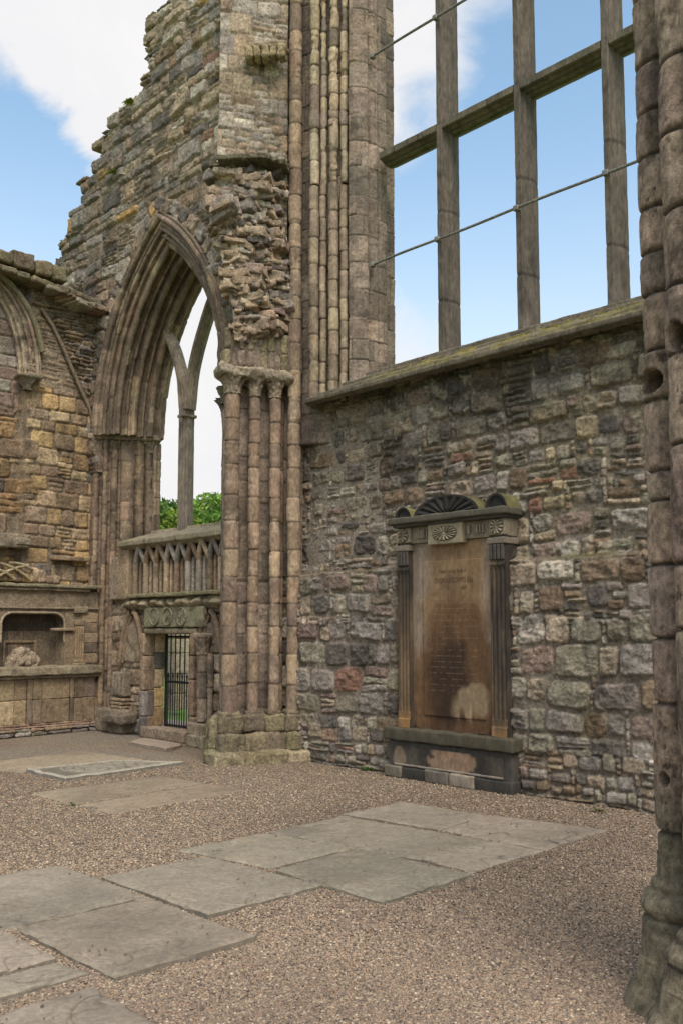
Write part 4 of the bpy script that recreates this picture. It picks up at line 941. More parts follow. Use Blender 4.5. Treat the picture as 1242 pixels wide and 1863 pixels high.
# ================================================================ wall tomb
XT = -14.27
tb = thing('wall_tomb', 'carved stone wall tomb with arched recess below the yellow wall', 'tomb', (-14.4, 6.2, 0))
def tY(px): return at(px, 1150, X=XT)[1]
def tZ(py, px=100): return at(px, py, X=XT)[2]
ya, yb_ = 4.0, tY(178)
def tbox(mb, y0, y1, z0, z1, x1=XT, d=.3, r=.015, col=(.22, .175, .12), nz=.006, chip=.012, res=.06): return mb.rbox((x1-d/2, (y0+y1)/2, (z0+z1)/2), (d/2, (y1-y0)/2, (z1-z0)/2), r, res, nz, col, chip=chip)
TCOL = [((.24, .19, .125), 3), ((.20, .155, .105), 3), ((.28, .22, .14), 2), ((.15, .125, .095), 1)]
zb0 = tZ(1318); zsh0, zsh1 = tZ(1228), tZ(1214); zen0, zen1 = tZ(1105), tZ(1068)
mb = MB(); y = ya
while y < yb_:
    w = rs.uniform(.18, .5); w = min(w, yb_-y)
    for z0, z1 in ((0, zb0*.45), (zb0*.45, zb0*.8)): tbox(mb, y, y+w-.006, z0, z1, XT+.06+.03*rs.rand(), .4, .03, pick([(GREEN, 2), (GREY, 2), (BRN, 2)]), .02, .04)
    y += w
tbox(mb, ya, yb_+.02, zb0*.75, zb0*1.0, XT+.06, .4, .03, (.27, .19, .14), .012, .03); tbox(mb, ya, yb_, zb0*.98, zb0*1.22, XT+.03, .4, .03, (.24, .17, .125), .012, .03); mb.build('plinth', M_RUB, tb)
mb = MB(); zz0 = zb0*1.2
y = ya
cuts = [ya]+[tY(px) for px in (-60, 30, 52, 62, 78, 130, 137, 153, 176)]
for a, b in zip(cuts[:-1], cuts[1:]):
    narrow = b-a < .17
    for z0, z1 in ((zz0, zz0+(zsh0-zz0)*.5), (zz0+(zsh0-zz0)*.5, zsh0-.05)): tbox(mb, a+.003, b-.003, z0, z1-.004, XT-(.0 if not narrow else -.03), .35, .012, pick(TCOL), .006, .015)
tbox(mb, ya, yb_, zsh0-.06, zsh0, XT+.02, .35, .02, (.12, .10, .075)); mb.build('table_front', M_ASH, tb)
mb = MB(); tbox(mb, ya, yb_+.05, zsh0, zsh1+.02, XT+.14, .5, .03, (.21, .185, .13), .012, .03); tbox(mb, ya, yb_+.02, zsh0-.05, zsh0+.005, XT+.08, .4, .03, (.19, .155, .11), .01, .02); mb.build('table_shelf', M_ASH, tb)
# niche: side piers, arched head, back with panel
yo1 = tY(118); yo0 = tY(2); zh = tZ(1115); zi = tZ(1150)
mb = MB(); tbox(mb, yo1, yb_, zsh1, zen0, XT-.02, .3, .012, (.22, .18, .125)); tbox(mb, ya, yo0-.0, zsh1, zen0, XT-.02, .3, .012, (.22, .18, .125))
for k in range(5): tbox(mb, tY(150), yb_-.0, zsh1+.05+k*.17, zsh1+.05+k*.17+.165, XT-.0, .28, .015, pick(TCOL), .008, .02)
# arch head with rounded corners
n_ = 20; R = .20; arc = [(yo0, zi-.16)]+[(yo0+R*(1-math.cos(a)), zh-R*.9+R*.9*math.sin(a)) for a in np.linspace(0, math.pi/2, n_)]+[(yo1-R*(1-math.sin(a)), zh-R*.9+R*.9*math.cos(a)) for a in np.linspace(0, math.pi/2, n_)]+[(yo1, zi-.16)]
arc = A(arc); top = np.stack([arc[:, 0], np.full(len(arc), zen0)], -1); G = np.stack([arc*(1-t)+top*t for t in np.linspace(0, 1, 6)], 1)
V = np.concatenate([np.full(G.shape[:2]+(1,), XT-.02), G], -1); mb.grid(V, A([.21, .17, .12])*(1+.2*fbm(V, 5, 3, 3)[..., None]))
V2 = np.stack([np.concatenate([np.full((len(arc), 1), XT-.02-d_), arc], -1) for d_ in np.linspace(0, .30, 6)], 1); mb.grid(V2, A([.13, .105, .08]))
mb.tube(np.concatenate([np.full((len(arc), 1), XT-.01), arc], -1), .022, 7, (.25, .21, .15)); mb.build('niche_surround', M_ASH, tb)
mb = MB(); 
for a, b, c_ in ((yo0-.1, tY(30), (.13, .11, .085)), (tY(30), tY(58), (.19, .145, .105)), (tY(58), yo1+.1, (.13, .105, .075))): tbox(mb, a, b-.004, zsh1, zi+.02, XT-.30, .1, .01, c_)
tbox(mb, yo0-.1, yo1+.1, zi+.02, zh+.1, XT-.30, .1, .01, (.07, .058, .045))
p0_, p1_ = tY(20), tY(82); pz0, pz1 = zsh1+.02, tZ(1165)
for a, b, c_, d_ in ((p0_, p1_, pz1-.04, pz1), (p1_-.05, p1_, pz0, pz1), (p0_, p0_+.04, pz0, pz1)): tbox(mb, a, b, c_, d_, XT-.27, .06, .008, (.2, .155, .10))
mb.build('niche_back', M_ASH, tb)
mb = MB(); yc = tY(52)
for k in range(9): mb.rbox((XT-.20, yc-.2+.05*k, zsh1+.08+.10*math.sin(k/8*math.pi)), (.09, .07, .10+.05*math.sin(k/8*math.pi)), .06, .03, .03, (.30, .25, .185), chip=.06, rz=rs.rand())
mb.build('broken_carving', M_RUB, tb, label='shapeless pale remnant of a carving on the shelf')
mb = MB(); y0p, y1p = tY(136), tY(153)
tbox(mb, y0p, y1p, zsh1+.12, tZ(1138), XT+.02, .2, .008, (.24, .185, .12))
for k in range(4): y_ = y0p+(y1p-y0p)*(k+.5)/4; mb.tube([(XT+.022, y_, zsh1+.16), (XT+.022, y_, tZ(1142))], .012, 6, (.25, .195, .125))
tbox(mb, y0p-.03, y1p+.03, zsh1+.0, zsh1+.06, XT+.04, .2, .012, (.25, .2, .13)); tbox(mb, y0p-.01, y1p+.01, zsh1+.06, zsh1+.12, XT+.03, .2, .02, (.24, .19, .12)); tbox(mb, y0p-.01, y1p+.01, tZ(1138), tZ(1128), XT+.03, .2, .012, (.22, .175, .12))
tbox(mb, y0p-.03, y1p+.04, tZ(1115), tZ(1103), XT+.05, .2, .012, (.22, .19, .135))
for s_ in (-1, 1):
    yv = (y0p+y1p)/2+s_*(y1p-y0p)*.5; mb.tube([(XT+.05, yv+.035*math.cos(a)*(1-a/14), tZ(1109)+.035*math.sin(a)*(1-a/14)) for a in np.linspace(0, 10, 30)], .009, 6, (.26, .22, .15))
mb.build('pilaster', M_ASH, tb, label='small fluted pilaster with scrolled capital')
mb = MB(); tbox(mb, tY(98), y0p-.02, tZ(1148), tZ(1143), XT+.05, .2, .012, (.24, .19, .13)); tbox(mb, tY(118), y0p-.0, zsh1, zi, XT-.0, .2, .01, (.2, .155, .105)); mb.build('impost', M_ASH, tb)
mb = MB(); tbox(mb, ya, yb_, zen0-.02, zen1-.06, XT+.0, .3, .012, (.20, .165, .115)); 
tbox(mb, ya, tY(160), zen1-.07, zen1-.015, XT+.07, .4, .02, (.22, .185, .13), .01, .02); tbox(mb, ya, yb_, zen1-.02, zen1+.04, XT+.11, .45, .02, (.19, .175, .115), .012, .03); tbox(mb, ya, yb_-.0, zen0-.03, zen0+.0, XT+.03, .3, .01, (.2, .165, .12)); 
mb.build('entablature', M_ASH, tb)
mb = MB(); yc = tY(30); zc_ = tZ(1042)
for (dy0, dz0, dy1, dz1) in ((-.32, -.12, .22, .1), (-.25, .12, .25, -.12), (-.34, .02, .0, -.14), (-.1, .13, .3, .03)):
    mb.tube([(XT-.12, yc+dy0+(dy1-dy0)*t, zc_+dz0+(dz1-dz0)*t+.04*math.sin(t*3)) for t in np.linspace(0, 1, 10)], .026, 7, (.28, .24, .15))
for k in range(10): tbox(mb, yc-.5+.13*k, yc-.35+.13*k, zc_-.17, zc_-.05+.2*rs.rand(), XT-.15, .2, .04, pick(PAL_YEL), .02, .04)
tbox(mb, tY(-20), tY(55), tZ(1000), tZ(975), XT-.08, .25, .03, (.22, .19, .14), .02, .04); tbox(mb, tY(28), tY(58), tZ(995), tZ(982), XT-.05, .25, .03, (.25, .22, .16), .02, .04); tbox(mb, tY(100), tY(165), tZ(1018), tZ(1010), XT-.08, .25, .02, (.25, .19, .12), .02, .04)
mb.build('cresting', M_RUB, tb, label='knotwork strap carving and broken stones above the cornice')
#@@MEMORIAL
# ================================================================ memorial on the right wall
me_ = thing('wall_memorial', 'soot-blackened brown memorial tablet with fan pediment fixed to the rubble wall', 'memorial', (-6.7, 8.1, 0))
YB = 7.98; YP = 8.05
def mX(px, py=1200, Y=YP): return at(px, py, Y=Y)[0]
def mZ(px, py, Y=YP): return at(px, py, Y=Y)[2]
SOOT = A([.022, .021, .020])
def soot_col(V, base, k=.8, lo=-.25, hi=.3, seed=3, sc_=2.5): 
    m = (sstep(lo, hi, fbm(V*A([1, 1, .45]), sc_, 5, seed, .6))*k)[..., None]; return A(base)*(1-m)+SOOT*m
def panelgrid(mb, x0, x1, z0, z1, y, colfn, res=.012, hf=None):
    X, Z = np.meshgrid(np.arange(x0, x1+res/2, res), np.arange(z0, z1+res/2, res), indexing='ij'); V = np.stack([X, 0*X+y, Z], -1); V[..., 1] += .0025*fbm(V, 9, 3, 3)
    if hf is not None: V[..., 1] -= hf(X, Z)
    mb.grid(V, colfn(V)); return mb
bz1 = mZ(700, 1345, YB); bx0, bx1 = mX(701, 1400, YB), mX(930, 1400, YB); bcap = mZ(705, 1322, YB)
mb = MB(); base_y1 = 8.45
mb.rbox(((bx0+bx1)/2, (YB+.03+base_y1)/2, bz1/2), ((bx1-bx0)/2-.02, (base_y1-YB-.03)/2, bz1/2), .02, .05, .006, (.055, .052, .046), chip=.012)
zj = bz1*.33
mb.rbox(((bx0+bx1)/2, (YB+base_y1)/2, zj/2-.01), ((bx1-bx0)/2, (base_y1-YB)/2, zj/2), .02, .05, .006, (.04, .038, .034), chip=.015)
# patched middle and left of the base
mb.rbox((bx0+.12, YB+.02, zj*.5), (.13, .04, zj*.48), .02, .04, .008, (.12, .11, .085), chip=.02); mb.rbox((-6.78, YB+.02, zj*.5), (.17, .04, zj*.5), .02, .04, .008, (.11, .10, .085), chip=.02); mb.rbox((-6.43, YB+.02, zj*.5), (.17, .04, zj*.5), .02, .04, .008, (.20, .175, .14), chip=.02)
def basecol(V):
    X, Z = V[..., 0], V[..., 2]; c = soot_col(V, (.095, .085, .068), .9, -.5, .2, 8)
    a = ((X+6.62)/.34)**2+((Z-zj-.06)/.22)**2+1.3*fbm(V, 7, 5, 4); m = (1-sstep(.6, 1.1, a))[..., None]; c = c*(1-m)+(A([.22, .155, .105])*(1+.3*fbm(V, 9, 3, 9)[..., None]))*m
    a2 = ((X-bx0-.2)/.1)**2+((Z-zj-.1)/.15)**2+.5*fbm(V, 6, 3, 5); m = (1-sstep(.6, 1.2, a2))[..., None]; return c*(1-m)+A([.16, .13, .09])*m
panelgrid(mb, bx0+.09, bx1-.12, zj+.01, bz1-.06, YB+.022, basecol)
mb.rbox(((bx0+bx1)/2, YB+.02, zj+.015), ((bx1-bx0)/2-.12, .012, .012), .008, .05, .003, (.2, .18, .15), chip=.01)
mb.build('plinth', M_MON, me_)
mb = MB(); mb.rbox(((bx0+bx1)/2, (YB-.02+base_y1)/2, (bz1+bcap)/2), ((bx1-bx0)/2+.03, (base_y1-YB+.02)/2, (bcap-bz1)/2), .025, .05, .008, (.062, .058, .040), chip=.02); mb.build('plinth_cap', M_MON, me_)
px0, px1 = mX(724, 1200), mX(745, 1200); qx0, qx1 = mX(893, 1200), mX(921, 1200); zpt = mZ(735, 990); zpb = bcap
pw = (px1-px0+.06)/2
qw = (qx1-qx0)/2
# body slab with the sunk panel
body = MB(); body.rbox(((px0+qx1)/2, 8.24, (zpb+zpt)/2), ((qx1-px0)/2, .12, (zpt-zpb)/2+.0), .01, .08, .003, (.05, .045, .04)); body.build('back_slab', M_MON, me_)
ix0, ix1 = mX(763, 1160), mX(877, 1160); iz0, iz1 = mZ(762, 1303), mZ(762, 1020)
def stain(V):
    X, Z = V[..., 0], V[..., 2]; u = (X-ix0)/(ix1-ix0); v = (Z-iz0)/(iz1-iz0); n_ = fbm(V, 2.2, 4, 12)*1.3; n2 = fbm(V, 6, 4, 14); n3 = fbm(V*A([7, 1, .7]), 2., 4, 15); u = u+.10*fbm(V, 4, 4, 16)+.05*n3; v = v+.07*fbm(V, 4, 4, 17)+.05*n3
    base = A([.185, .125, .070])*(1+.12*n2[..., None])
    gr_ = sstep(.55, 1.0, np.abs(u-.5)*1.6+.25*n_)*sstep(.15, .6, v+.2*n_); base = base*(1-gr_[..., None]*.75)+A([.23, .195, .16])*gr_[..., None]*.75
    # dome-shaped brown damp stain
    d = ((u-.53+.06*n_)/(.80-.42*np.clip(v, 0, 1)))**2+((np.clip(v, 0, 2)-.02)/.80)**4
    m = 1-sstep(.45, 1.2, d+.35*n_); base = base*(1-.82*m[..., None])+A([.088, .046, .022])*.82*m[..., None]
    core = 1-sstep(.1, 1., ((u-.42)/.42)**2+((v-.22)/.40)**2+.4*n_); base = base*(1-.85*core[..., None])+A([.026, .016, .011])*.85*core[..., None]
    hat = 1-sstep(.3, 1.1, ((u-.46)/.22)**2+((v-.865)/.05)**2+.5*n2); base = base*(1-.6*hat[..., None])+A([.10, .065, .04])*.6*hat[..., None]
    hat = 1-sstep(.2, 1.1, ((u-.40)/.26)**2+((v-.78)/.06)**2+.6*n2); base = base*(1-.4*hat[..., None])+A([.11, .07, .045])*.4*hat[..., None]
    lt = 1-sstep(.15, 1.25, ((u-.80)/.34)**2+((v-.10)/.10)**2+.8*n_+.4*n2); base = base*(1-.8*lt[..., None])+A([.24, .19, .12])*.8*lt[..., None]
    bk = sstep(.5, .7, 1-v-.0+.0)*0
    low = (1-sstep(-.10, -.05, v+.03*n2))*sstep(.35, .6, np.abs(u-.45)+.15*n_); base = base*(1-.9*low[..., None])+SOOT*.9*low[..., None]
    v = (Z-iz0)/(iz1-iz0); u = (X-ix0)/(ix1-ix0); row = np.abs(((v*27) % 1)-.5) < .09; dash = row & (vn(st3(X*30, np.floor(v*27)*3.1), 1, 6) > -.15) & (u > .12) & (u < .88) & (v < .74) & (v > .16)
    base = np.where(dash[..., None], base*.85+A([.34, .27, .18])*.14, base); base = base*(1+.28*n3[..., None])
    return base
mp_ = MB(); panelgrid(mp_, px1-.02, qx0+.02, zpb, zpt, 8.115, stain, .010); mp_.build('panel_surround', M_MON, me_)
mb = MB(); panelgrid(mb, ix0, ix1, iz0, iz1, 8.102, stain, .006, hf=lambda X, Z: -.016*((np.minimum(np.minimum(X-ix0, ix1-X), np.minimum(Z-iz0, iz1-Z)) < .012)))
ip = mb.build('inscription_panel', M_MON, me_, label='brown stained inscribed panel with worn lettering')
def text(s, xc, z, size, width=None, col=(.075, .045, .028), name='lettering'):
    cu = bpy.data.curves.new('t', 'FONT'); cu.body = s; cu.size = size; cu.align_x = 'CENTER'; cu.extrude = .0018; cu.resolution_u = 3
    ob = bpy.data.objects.new('t', cu); COL.objects.link(ob); bpy.context.view_layer.update()
    dg = bpy.context.evaluated_depsgraph_get(); msh = bpy.data.meshes.new_from_object(ob.evaluated_get(dg)); bpy.data.objects.remove(ob)
    v = A([q.co[:] for q in msh.vertices]); fc = [list(p.vertices) for p in msh.polygons]
    if width: v[:, 0] *= width/(v[:, 0].max()-v[:, 0].min())
    V = np.stack([xc+v[:, 0], 8.1005-v[:, 2], z+v[:, 1]], -1)-wloc(ip)
    m2 = bpy.data.meshes.new(name); m2.from_pydata([tuple(q) for q in V], [], fc); m2.update(); a_ = m2.color_attributes.new('Col', 'FLOAT_COLOR', 'POINT')
    a_.data.foreach_set('color', np.tile(A([*col, 1.]), len(V)).astype(np.float32)); m2.materials.append(M_MON); o = bpy.data.objects.new(name, m2); COL.objects.link(o); o.parent = ip
W_ = ix1-ix0; xm_ = (ix0+ix1)/2
text('Here lies the Body of', xm_+.01, iz1-.155, .062, W_*.42, (.13, .085, .05)); text('THOMAS LOWES Esq', xm_+.01, iz1-.265, .08, W_*.62, (.10, .064, .038)); text('Hall', xm_+.15, iz1-.345, .058, W_*.08, (.13, .085, .05))
# pilasters
def pilaster(x0, x1, side):
    mb = MB()
    def c(V):
        Z = V[..., 2]; v = (Z-zpb)/(zpt-zpb); n_ = fbm(V*A([1, 1, .35]), 4, 4, 5+side); b_ = A([.125, .09, .056])*(1+.2*n_[..., None])
        t = sstep(-.05, .35, v+.25*n_) if side else sstep(.35, .8, v+.25*n_)
        m = (t*.85)[..., None]*sstep(-.55, .1, fbm(V*A([3, 1, .25]), 5, 4, 31+side))[..., None]; b_ = b_*(1-m)+SOOT*m
        o_ = ((1-sstep(.0, .13, v+.08*n_))*.65)[..., None]; return b_*(1-o_)+A([.28, .155, .055])*o_
    w = x1-x0
    def fl(X, Z):
        u = (X-x0)/w; k = np.clip(np.sin(u*math.pi*2*3.5+.3), 0, 1)**.5; return -.016*k*(Z > zpb+.18)*(Z < zpt-.34)+.012*(np.abs(Z-(zpt-.30)) < .02)+.010*(Z < zpb+.1)
    panelgrid(mb, x0, x1, zpb, zpt, YP, c, .008, fl)
    X = A([x0, x1]); 
    for xe in (x0, x1):
        Yg, Zg_ = np.meshgrid(np.linspace(YP, 8.36, 12), np.arange(zpb, zpt+.02, .02), indexing='ij'); V = np.stack([0*Yg+xe, Yg, Zg_], -1); mb.grid(V, soot_col(V, (.10, .075, .05), .9, -.6, .0, 4))
    pi = mb.build('pilaster', M_MON, me_)
    m2 = MB(); m2.rbox(((x0+x1)/2, YP+.10, zpt-.05), (w/2+.02, .13, .035), .012, .04, .004, (.16, .14, .115), chip=.012)
    for k in range(4): m2.rbox((x0+w*(k+.5)/4, YP-.005, zpt-.17), (w/10, .02, .085), .01, .03, .003, (.06, .055, .05))
    m2.build('pilaster_capital', M_MON, pi)
pilaster(px0, px1, 0); pilaster(qx0, qx1, 1)
# frieze
fz0, fz1 = zpt, mZ(728, 960, YP); fr_ = MB()
fr_.rbox(((px0+qx1)/2, 8.22, (fz0+fz1)/2), ((qx1-px0)/2, .14, (fz1-fz0)/2), .01, .05, .004, (.17, .15, .115))
cxm = (mX(780, 985)+mX(843, 985))/2; cw = (mX(843, 985)-mX(780, 985))/2
fr_.rbox((cxm, YP+.06, (fz0+fz1)/2-.02), (cw, .09, (fz1-fz0)/2+.02), .012, .05, .004, (.27, .235, .165))
for x0_, x1_ in ((px0-.0, px1+.02), (qx0-.01, qx1+.0)): fr_.rbox(((x0_+x1_)/2, YP+.08, (fz0+fz1)/2), ((x1_-x0_)/2, .08, (fz1-fz0)/2-.01), .012, .05, .004, (.20, .175, .13))
for a, b in ((px1+.10, cxm-cw-.03), (cxm+cw+.04, qx0-.04)):
    k = 7
    for i in range(k):
        if rs.rand() < .85: fr_.rbox((a+(b-a)*(i+.5)/k, YP+.03, (fz0+fz1)/2), ((b-a)/k*.32, .03, (fz1-fz0)/2-.05), .01, .03, .003, (.22, .19, .145), chip=.01)
fb = fr_.build('frieze', M_MON, me_)
def rosette(x, z, rx, rz, petals, y, col=(.30, .265, .20)):
    mb = MB(); r_, a_ = np.meshgrid(np.linspace(0, 1, 24), np.linspace(0, 2*math.pi, 97), indexing='ij')
    hh = .028*np.clip(np.abs(np.cos(a_*petals/2))*1.3-.35, 0, 1)*sstep(.12, .3, r_)*(1-sstep(.86, 1., r_))+.03*np.exp(-(r_/.16)**2)-.012*np.exp(-(r_/.06)**2)
    V = np.stack([x+rx*r_*np.cos(a_), y-hh, z+rz*r_*np.sin(a_)], -1); w_ = np.clip(hh/.018, 0, 1)[..., None]; mb.grid(V, A([.075, .065, .05])*(1-w_)+A(col)*w_); mb.build('rosette', M_MON, fb)
zm = (fz0+fz1)/2; rosette(cxm, zm-.02, cw*.72, (fz1-fz0)*.42, 16, YP-.033); rosette((qx0+qx1)/2, zm, .085, .085, 10, YP-.004); rosette((px0+px1)/2, zm, .075, .08, 8, YP-.004, (.22, .19, .15))
# cornice
cz1 = fz1+.085; mb = MB(); cx0, cx1 = px0-.07, qx1+.07
mb.rbox(((cx0+cx1)/2, 8.18, fz1+.02), ((cx1-cx0)/2-.035, .19, .03), .02, .05, .005, (.06, .057, .05), chip=.01); mb.rbox(((cx0+cx1)/2, 8.18, fz1+.065), ((cx1-cx0)/2, .24, .04), .02, .05, .008, (.075, .07, .055), chip=.02); mb.build('cornice', M_MON, me_)
# fan pediment and ears
def fan(xc, R, H, y, name, ribs, col=SOOT*1.2, label=None):
    mb = MB(); r_, a_ = np.meshgrid(np.linspace(0, 1, 30), np.linspace(0, math.pi, 120), indexing='ij')
    h_ = (.030*np.abs(np.cos(a_*ribs/2))*sstep(.15, .35, r_)-.03)*(r_ < .88) if ribs else -.03*(r_ < .86)+0*r_
    if ribs: h_ = np.where(r_ < .16, .02, h_)
    V = np.stack([xc+R*r_*np.cos(a_), y-h_, cz1-.01+H*r_*np.sin(a_)], -1)
    C = A(col)*(1+.3*fbm(V, 8, 4, 5)[..., None]); 
    if ribs: k = (sstep(.3, .5, r_)*(1-sstep(.7, .86, r_))*np.clip(np.abs(np.cos(a_*ribs/2))-.55, 0, 1)*1.2*sstep(-.2, .3, fbm(V, 4, 3, 9)))[..., None]; C = C*(1-k)+A([.12, .105, .085])*k
    mb.grid(V, C)
    an = np.linspace(0, math.pi, 60); Yg, Ag = np.meshgrid(np.linspace(y, y+.34, 14), an, indexing='ij'); V = np.stack([xc+R*np.cos(Ag), Yg, cz1-.01+H*np.sin(Ag)], -1)
    V = V + .012*np.stack([0*Yg, 0*Yg, fbm(V, 7, 3, 3)], -1)*(Yg > y+.02)[..., None]; C = soot_col(V, (.13, .125, .05), .7, -.3, .4, 6, 4.); mb.grid(V, C)
    mb.build(name, M_MON, me_, label=label)
fx0, fx1 = at(752, 950, Y=8.03)[0], at(872, 935, Y=8.03)[0]; ftop = at(812, 898, Y=8.03)[2]
fan((fx0+fx1)/2, (fx1-fx0)/2, ftop-cz1, 8.02, 'fan_pediment', 20, label='black half-round pediment carved like an open fan')
fan(px0+.10, .135, .16, 8.03, 'half_round_ear', 0); fan(qx1-.10, .15, .19, 8.03, 'half_round_ear', 0)

#@@FORE
# ================================================================ foreground pier
fp = thing('foreground_pier', 'close-up round shaft pier with mossy base at the right picture edge', 'pier', (-1.95, 4.2, 0))
PALF = [((.31, .24, .19), 4), ((.34, .265, .205), 4), ((.26, .20, .165), 2)]
a = at(1226, 1450, Z=0); 
def groundray(px, dist):     # plan point at a horizontal distance along pixel column px near eye level
    q = at(px, 1145, Y=1.); d_ = q[:2]/np.linalg.norm(q[:2]); return d_*dist
fs = [(groundray(1229, 4.62), .112), (groundray(1281, 4.28), .120), (groundray(1330, 4.15), .12), (groundray(1390, 4.3), .12)]
JF = [[-.2, .55, .78, 1.36, 1.66, 2.0, 2.3, 2.44, 2.78, 3.02, 3.3, 3.5, 3.72, 3.98, 4.2, 4.45, 4.8, 5.2, 5.6, 6], [.1, .9, 1.15, 1.7, 1.98, 2.5, 2.9, 3.2, 3.55, 3.9, 4.25, 4.6, 5., 5.4], None, None]
for i, (p, r) in enumerate(fs):
    mb = MB(); j = JF[i]
    z = np.arange(.58, 5.6, .012)
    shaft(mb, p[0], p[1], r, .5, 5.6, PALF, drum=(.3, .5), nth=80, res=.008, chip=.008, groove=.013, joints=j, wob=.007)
    V = mb.V[-1]; C = mb.C[-1]; w = (1-sstep(.75, 1.05, V[:, 2]))[:, None]*.75; C = C*(1-w)+A([.13, .13, .085])*w
    pn = fbm(V*A([1, 1, .8]), 30, 3, 15); pits = sstep(.40, .50, pn)[:, None]*sstep(-.1, .25, fbm(V, 3, 2, 16))[:, None]; rad_ = V[:, :2]-p; V[:, :2] -= rad_*pits*.06; C = C*(1-.75*pits)+A([.05, .038, .03])*.75*pits
    mb.C[-1] = dark_blotch(C, V*A([1, 1, .6]), .12, .32, .6, 5., 21+i, (.06, .048, .04))
    jz = A([q_ for q_ in (j or []) if q_ > .7] or [9.]); dj_ = np.min(np.abs(V[:, 2:3]+.012*fbm(V, 5, 3, 77)[:, None]-jz[None]), axis=1)
    ch = np.exp(-(dj_/.018)**2)*sstep(-.05, .30, fbm(V, 9, 4, 78)); rad_ = V[:, :2]-p; V[:, :2] -= rad_*(ch*.09)[:, None]; k2 = (np.exp(-(dj_/.012)**2)*.7)[:, None]; mb.C[-1] = mb.C[-1]*(1-k2)+A([.05, .042, .035])*k2
    # sockets broken into the shafts
    for (k_, zc_, w_, h_, dp, px_) in ((0, 1.02, .026, .032, .09, 1206), (0, 2.87, .07, .06, .10, 1183), (1, 2.97, .05, .065, .09, 1228)):
        if k_ != i: continue
        an = math.atan2(-p[1], -p[0]) + {1206: -.70, 1183: -.9, 1228: -.75}[px_]
        c_ = A([p[0]+r*math.cos(an), p[1]+r*math.sin(an)]); tg = A([-math.sin(an), math.cos(an)])
        u = ((V[:, :2]-c_)@tg)/w_; v = (V[:, 2]-zc_)/h_; fr2 = (V[:, :2]-p)@A([math.cos(an), math.sin(an)]) > 0
        m = (1-sstep(.75, 1.15, u*u+v*v))*fr2; V[:, :2] -= m[:, None]*dp*A([math.cos(an), math.sin(an)])
        mb.C[-1] = mb.C[-1]*(1-m[:, None]*.75)
    mb.build('shaft', M_FORE, fp)
core_ = fs[1][0]+ (fs[0][0]-fs[1][0])*.5; cm = MB()
cc0 = groundray(1375, 4.75); shaft(cm, cc0[0], cc0[1], .30, .0, 5.6, PALF, drum=(.3, .5), nth=48); cm.build('pier_core', M_SHAFT, fp)
GB = [((.185, .165, .115), 3), ((.20, .18, .12), 2), ((.15, .135, .095), 2)]
for i, (p, r) in enumerate(fs):
    dz = -.13 if i == 1 else 0
    zs_ = A([-.05, .0, .05, .09, .11, .18, .22, .235, .26, .375, .395, .405, .418, .45, .485, .508, .522, .545, .56, .575, .69])
    rr_ = A([2.65, 2.6, 2.45, 2.2, 2.0, 1.94, 1.86, 1.74, 1.70, 1.64, 1.60, 1.44, 1.58, 1.72, 1.64, 1.42, 1.26, 1.28, 1.2, 1.03, 1.0])*r
    z = np.arange(-.05, .68, .008); an = np.linspace(0, 2*math.pi, 96, endpoint=False); AA, ZZ = np.meshgrid(an, z, indexing='ij')
    base_r = np.interp(z, zs_, rr_)[None]; k = (z < .22)[None]*1.0
    oct_ = base_r*(1-.06*k*(1-np.cos(AA*8))*.5); P = np.stack([np.cos(AA)*r, np.sin(AA)*r, ZZ], -1)+i*3.1
    jn = np.exp(-((z-.228)/.007)**2)[None]*.006
    rr2 = oct_+.010*fbm(P, 5, 4, 3)+.006*fbm(P, 18, 3, 4)-.05*np.clip(fbm(P, 6, 3, 5)-.22, 0, 1)-jn
    C = A(GB[0][0])*(1+.25*fbm(P, 3, 4, 6)[..., None]); C = dark_blotch(C, P, .05, .4, .5, 6., 8, (.07, .065, .05)); 
    wv = sstep(.15, .4, fbm(P, 6, 4, 7))[..., None]*.5; C = C*(1-wv)+A([.24, .215, .16])*wv
    mb = MB(); mb.grid(np.stack([p[0]+np.cos(AA)*rr2, p[1]+np.sin(AA)*rr2, ZZ+dz*sstep(.2, .5, ZZ)*1.0], -1), C, cu=True); mb.build('moulded_base', M_FORE, fp)

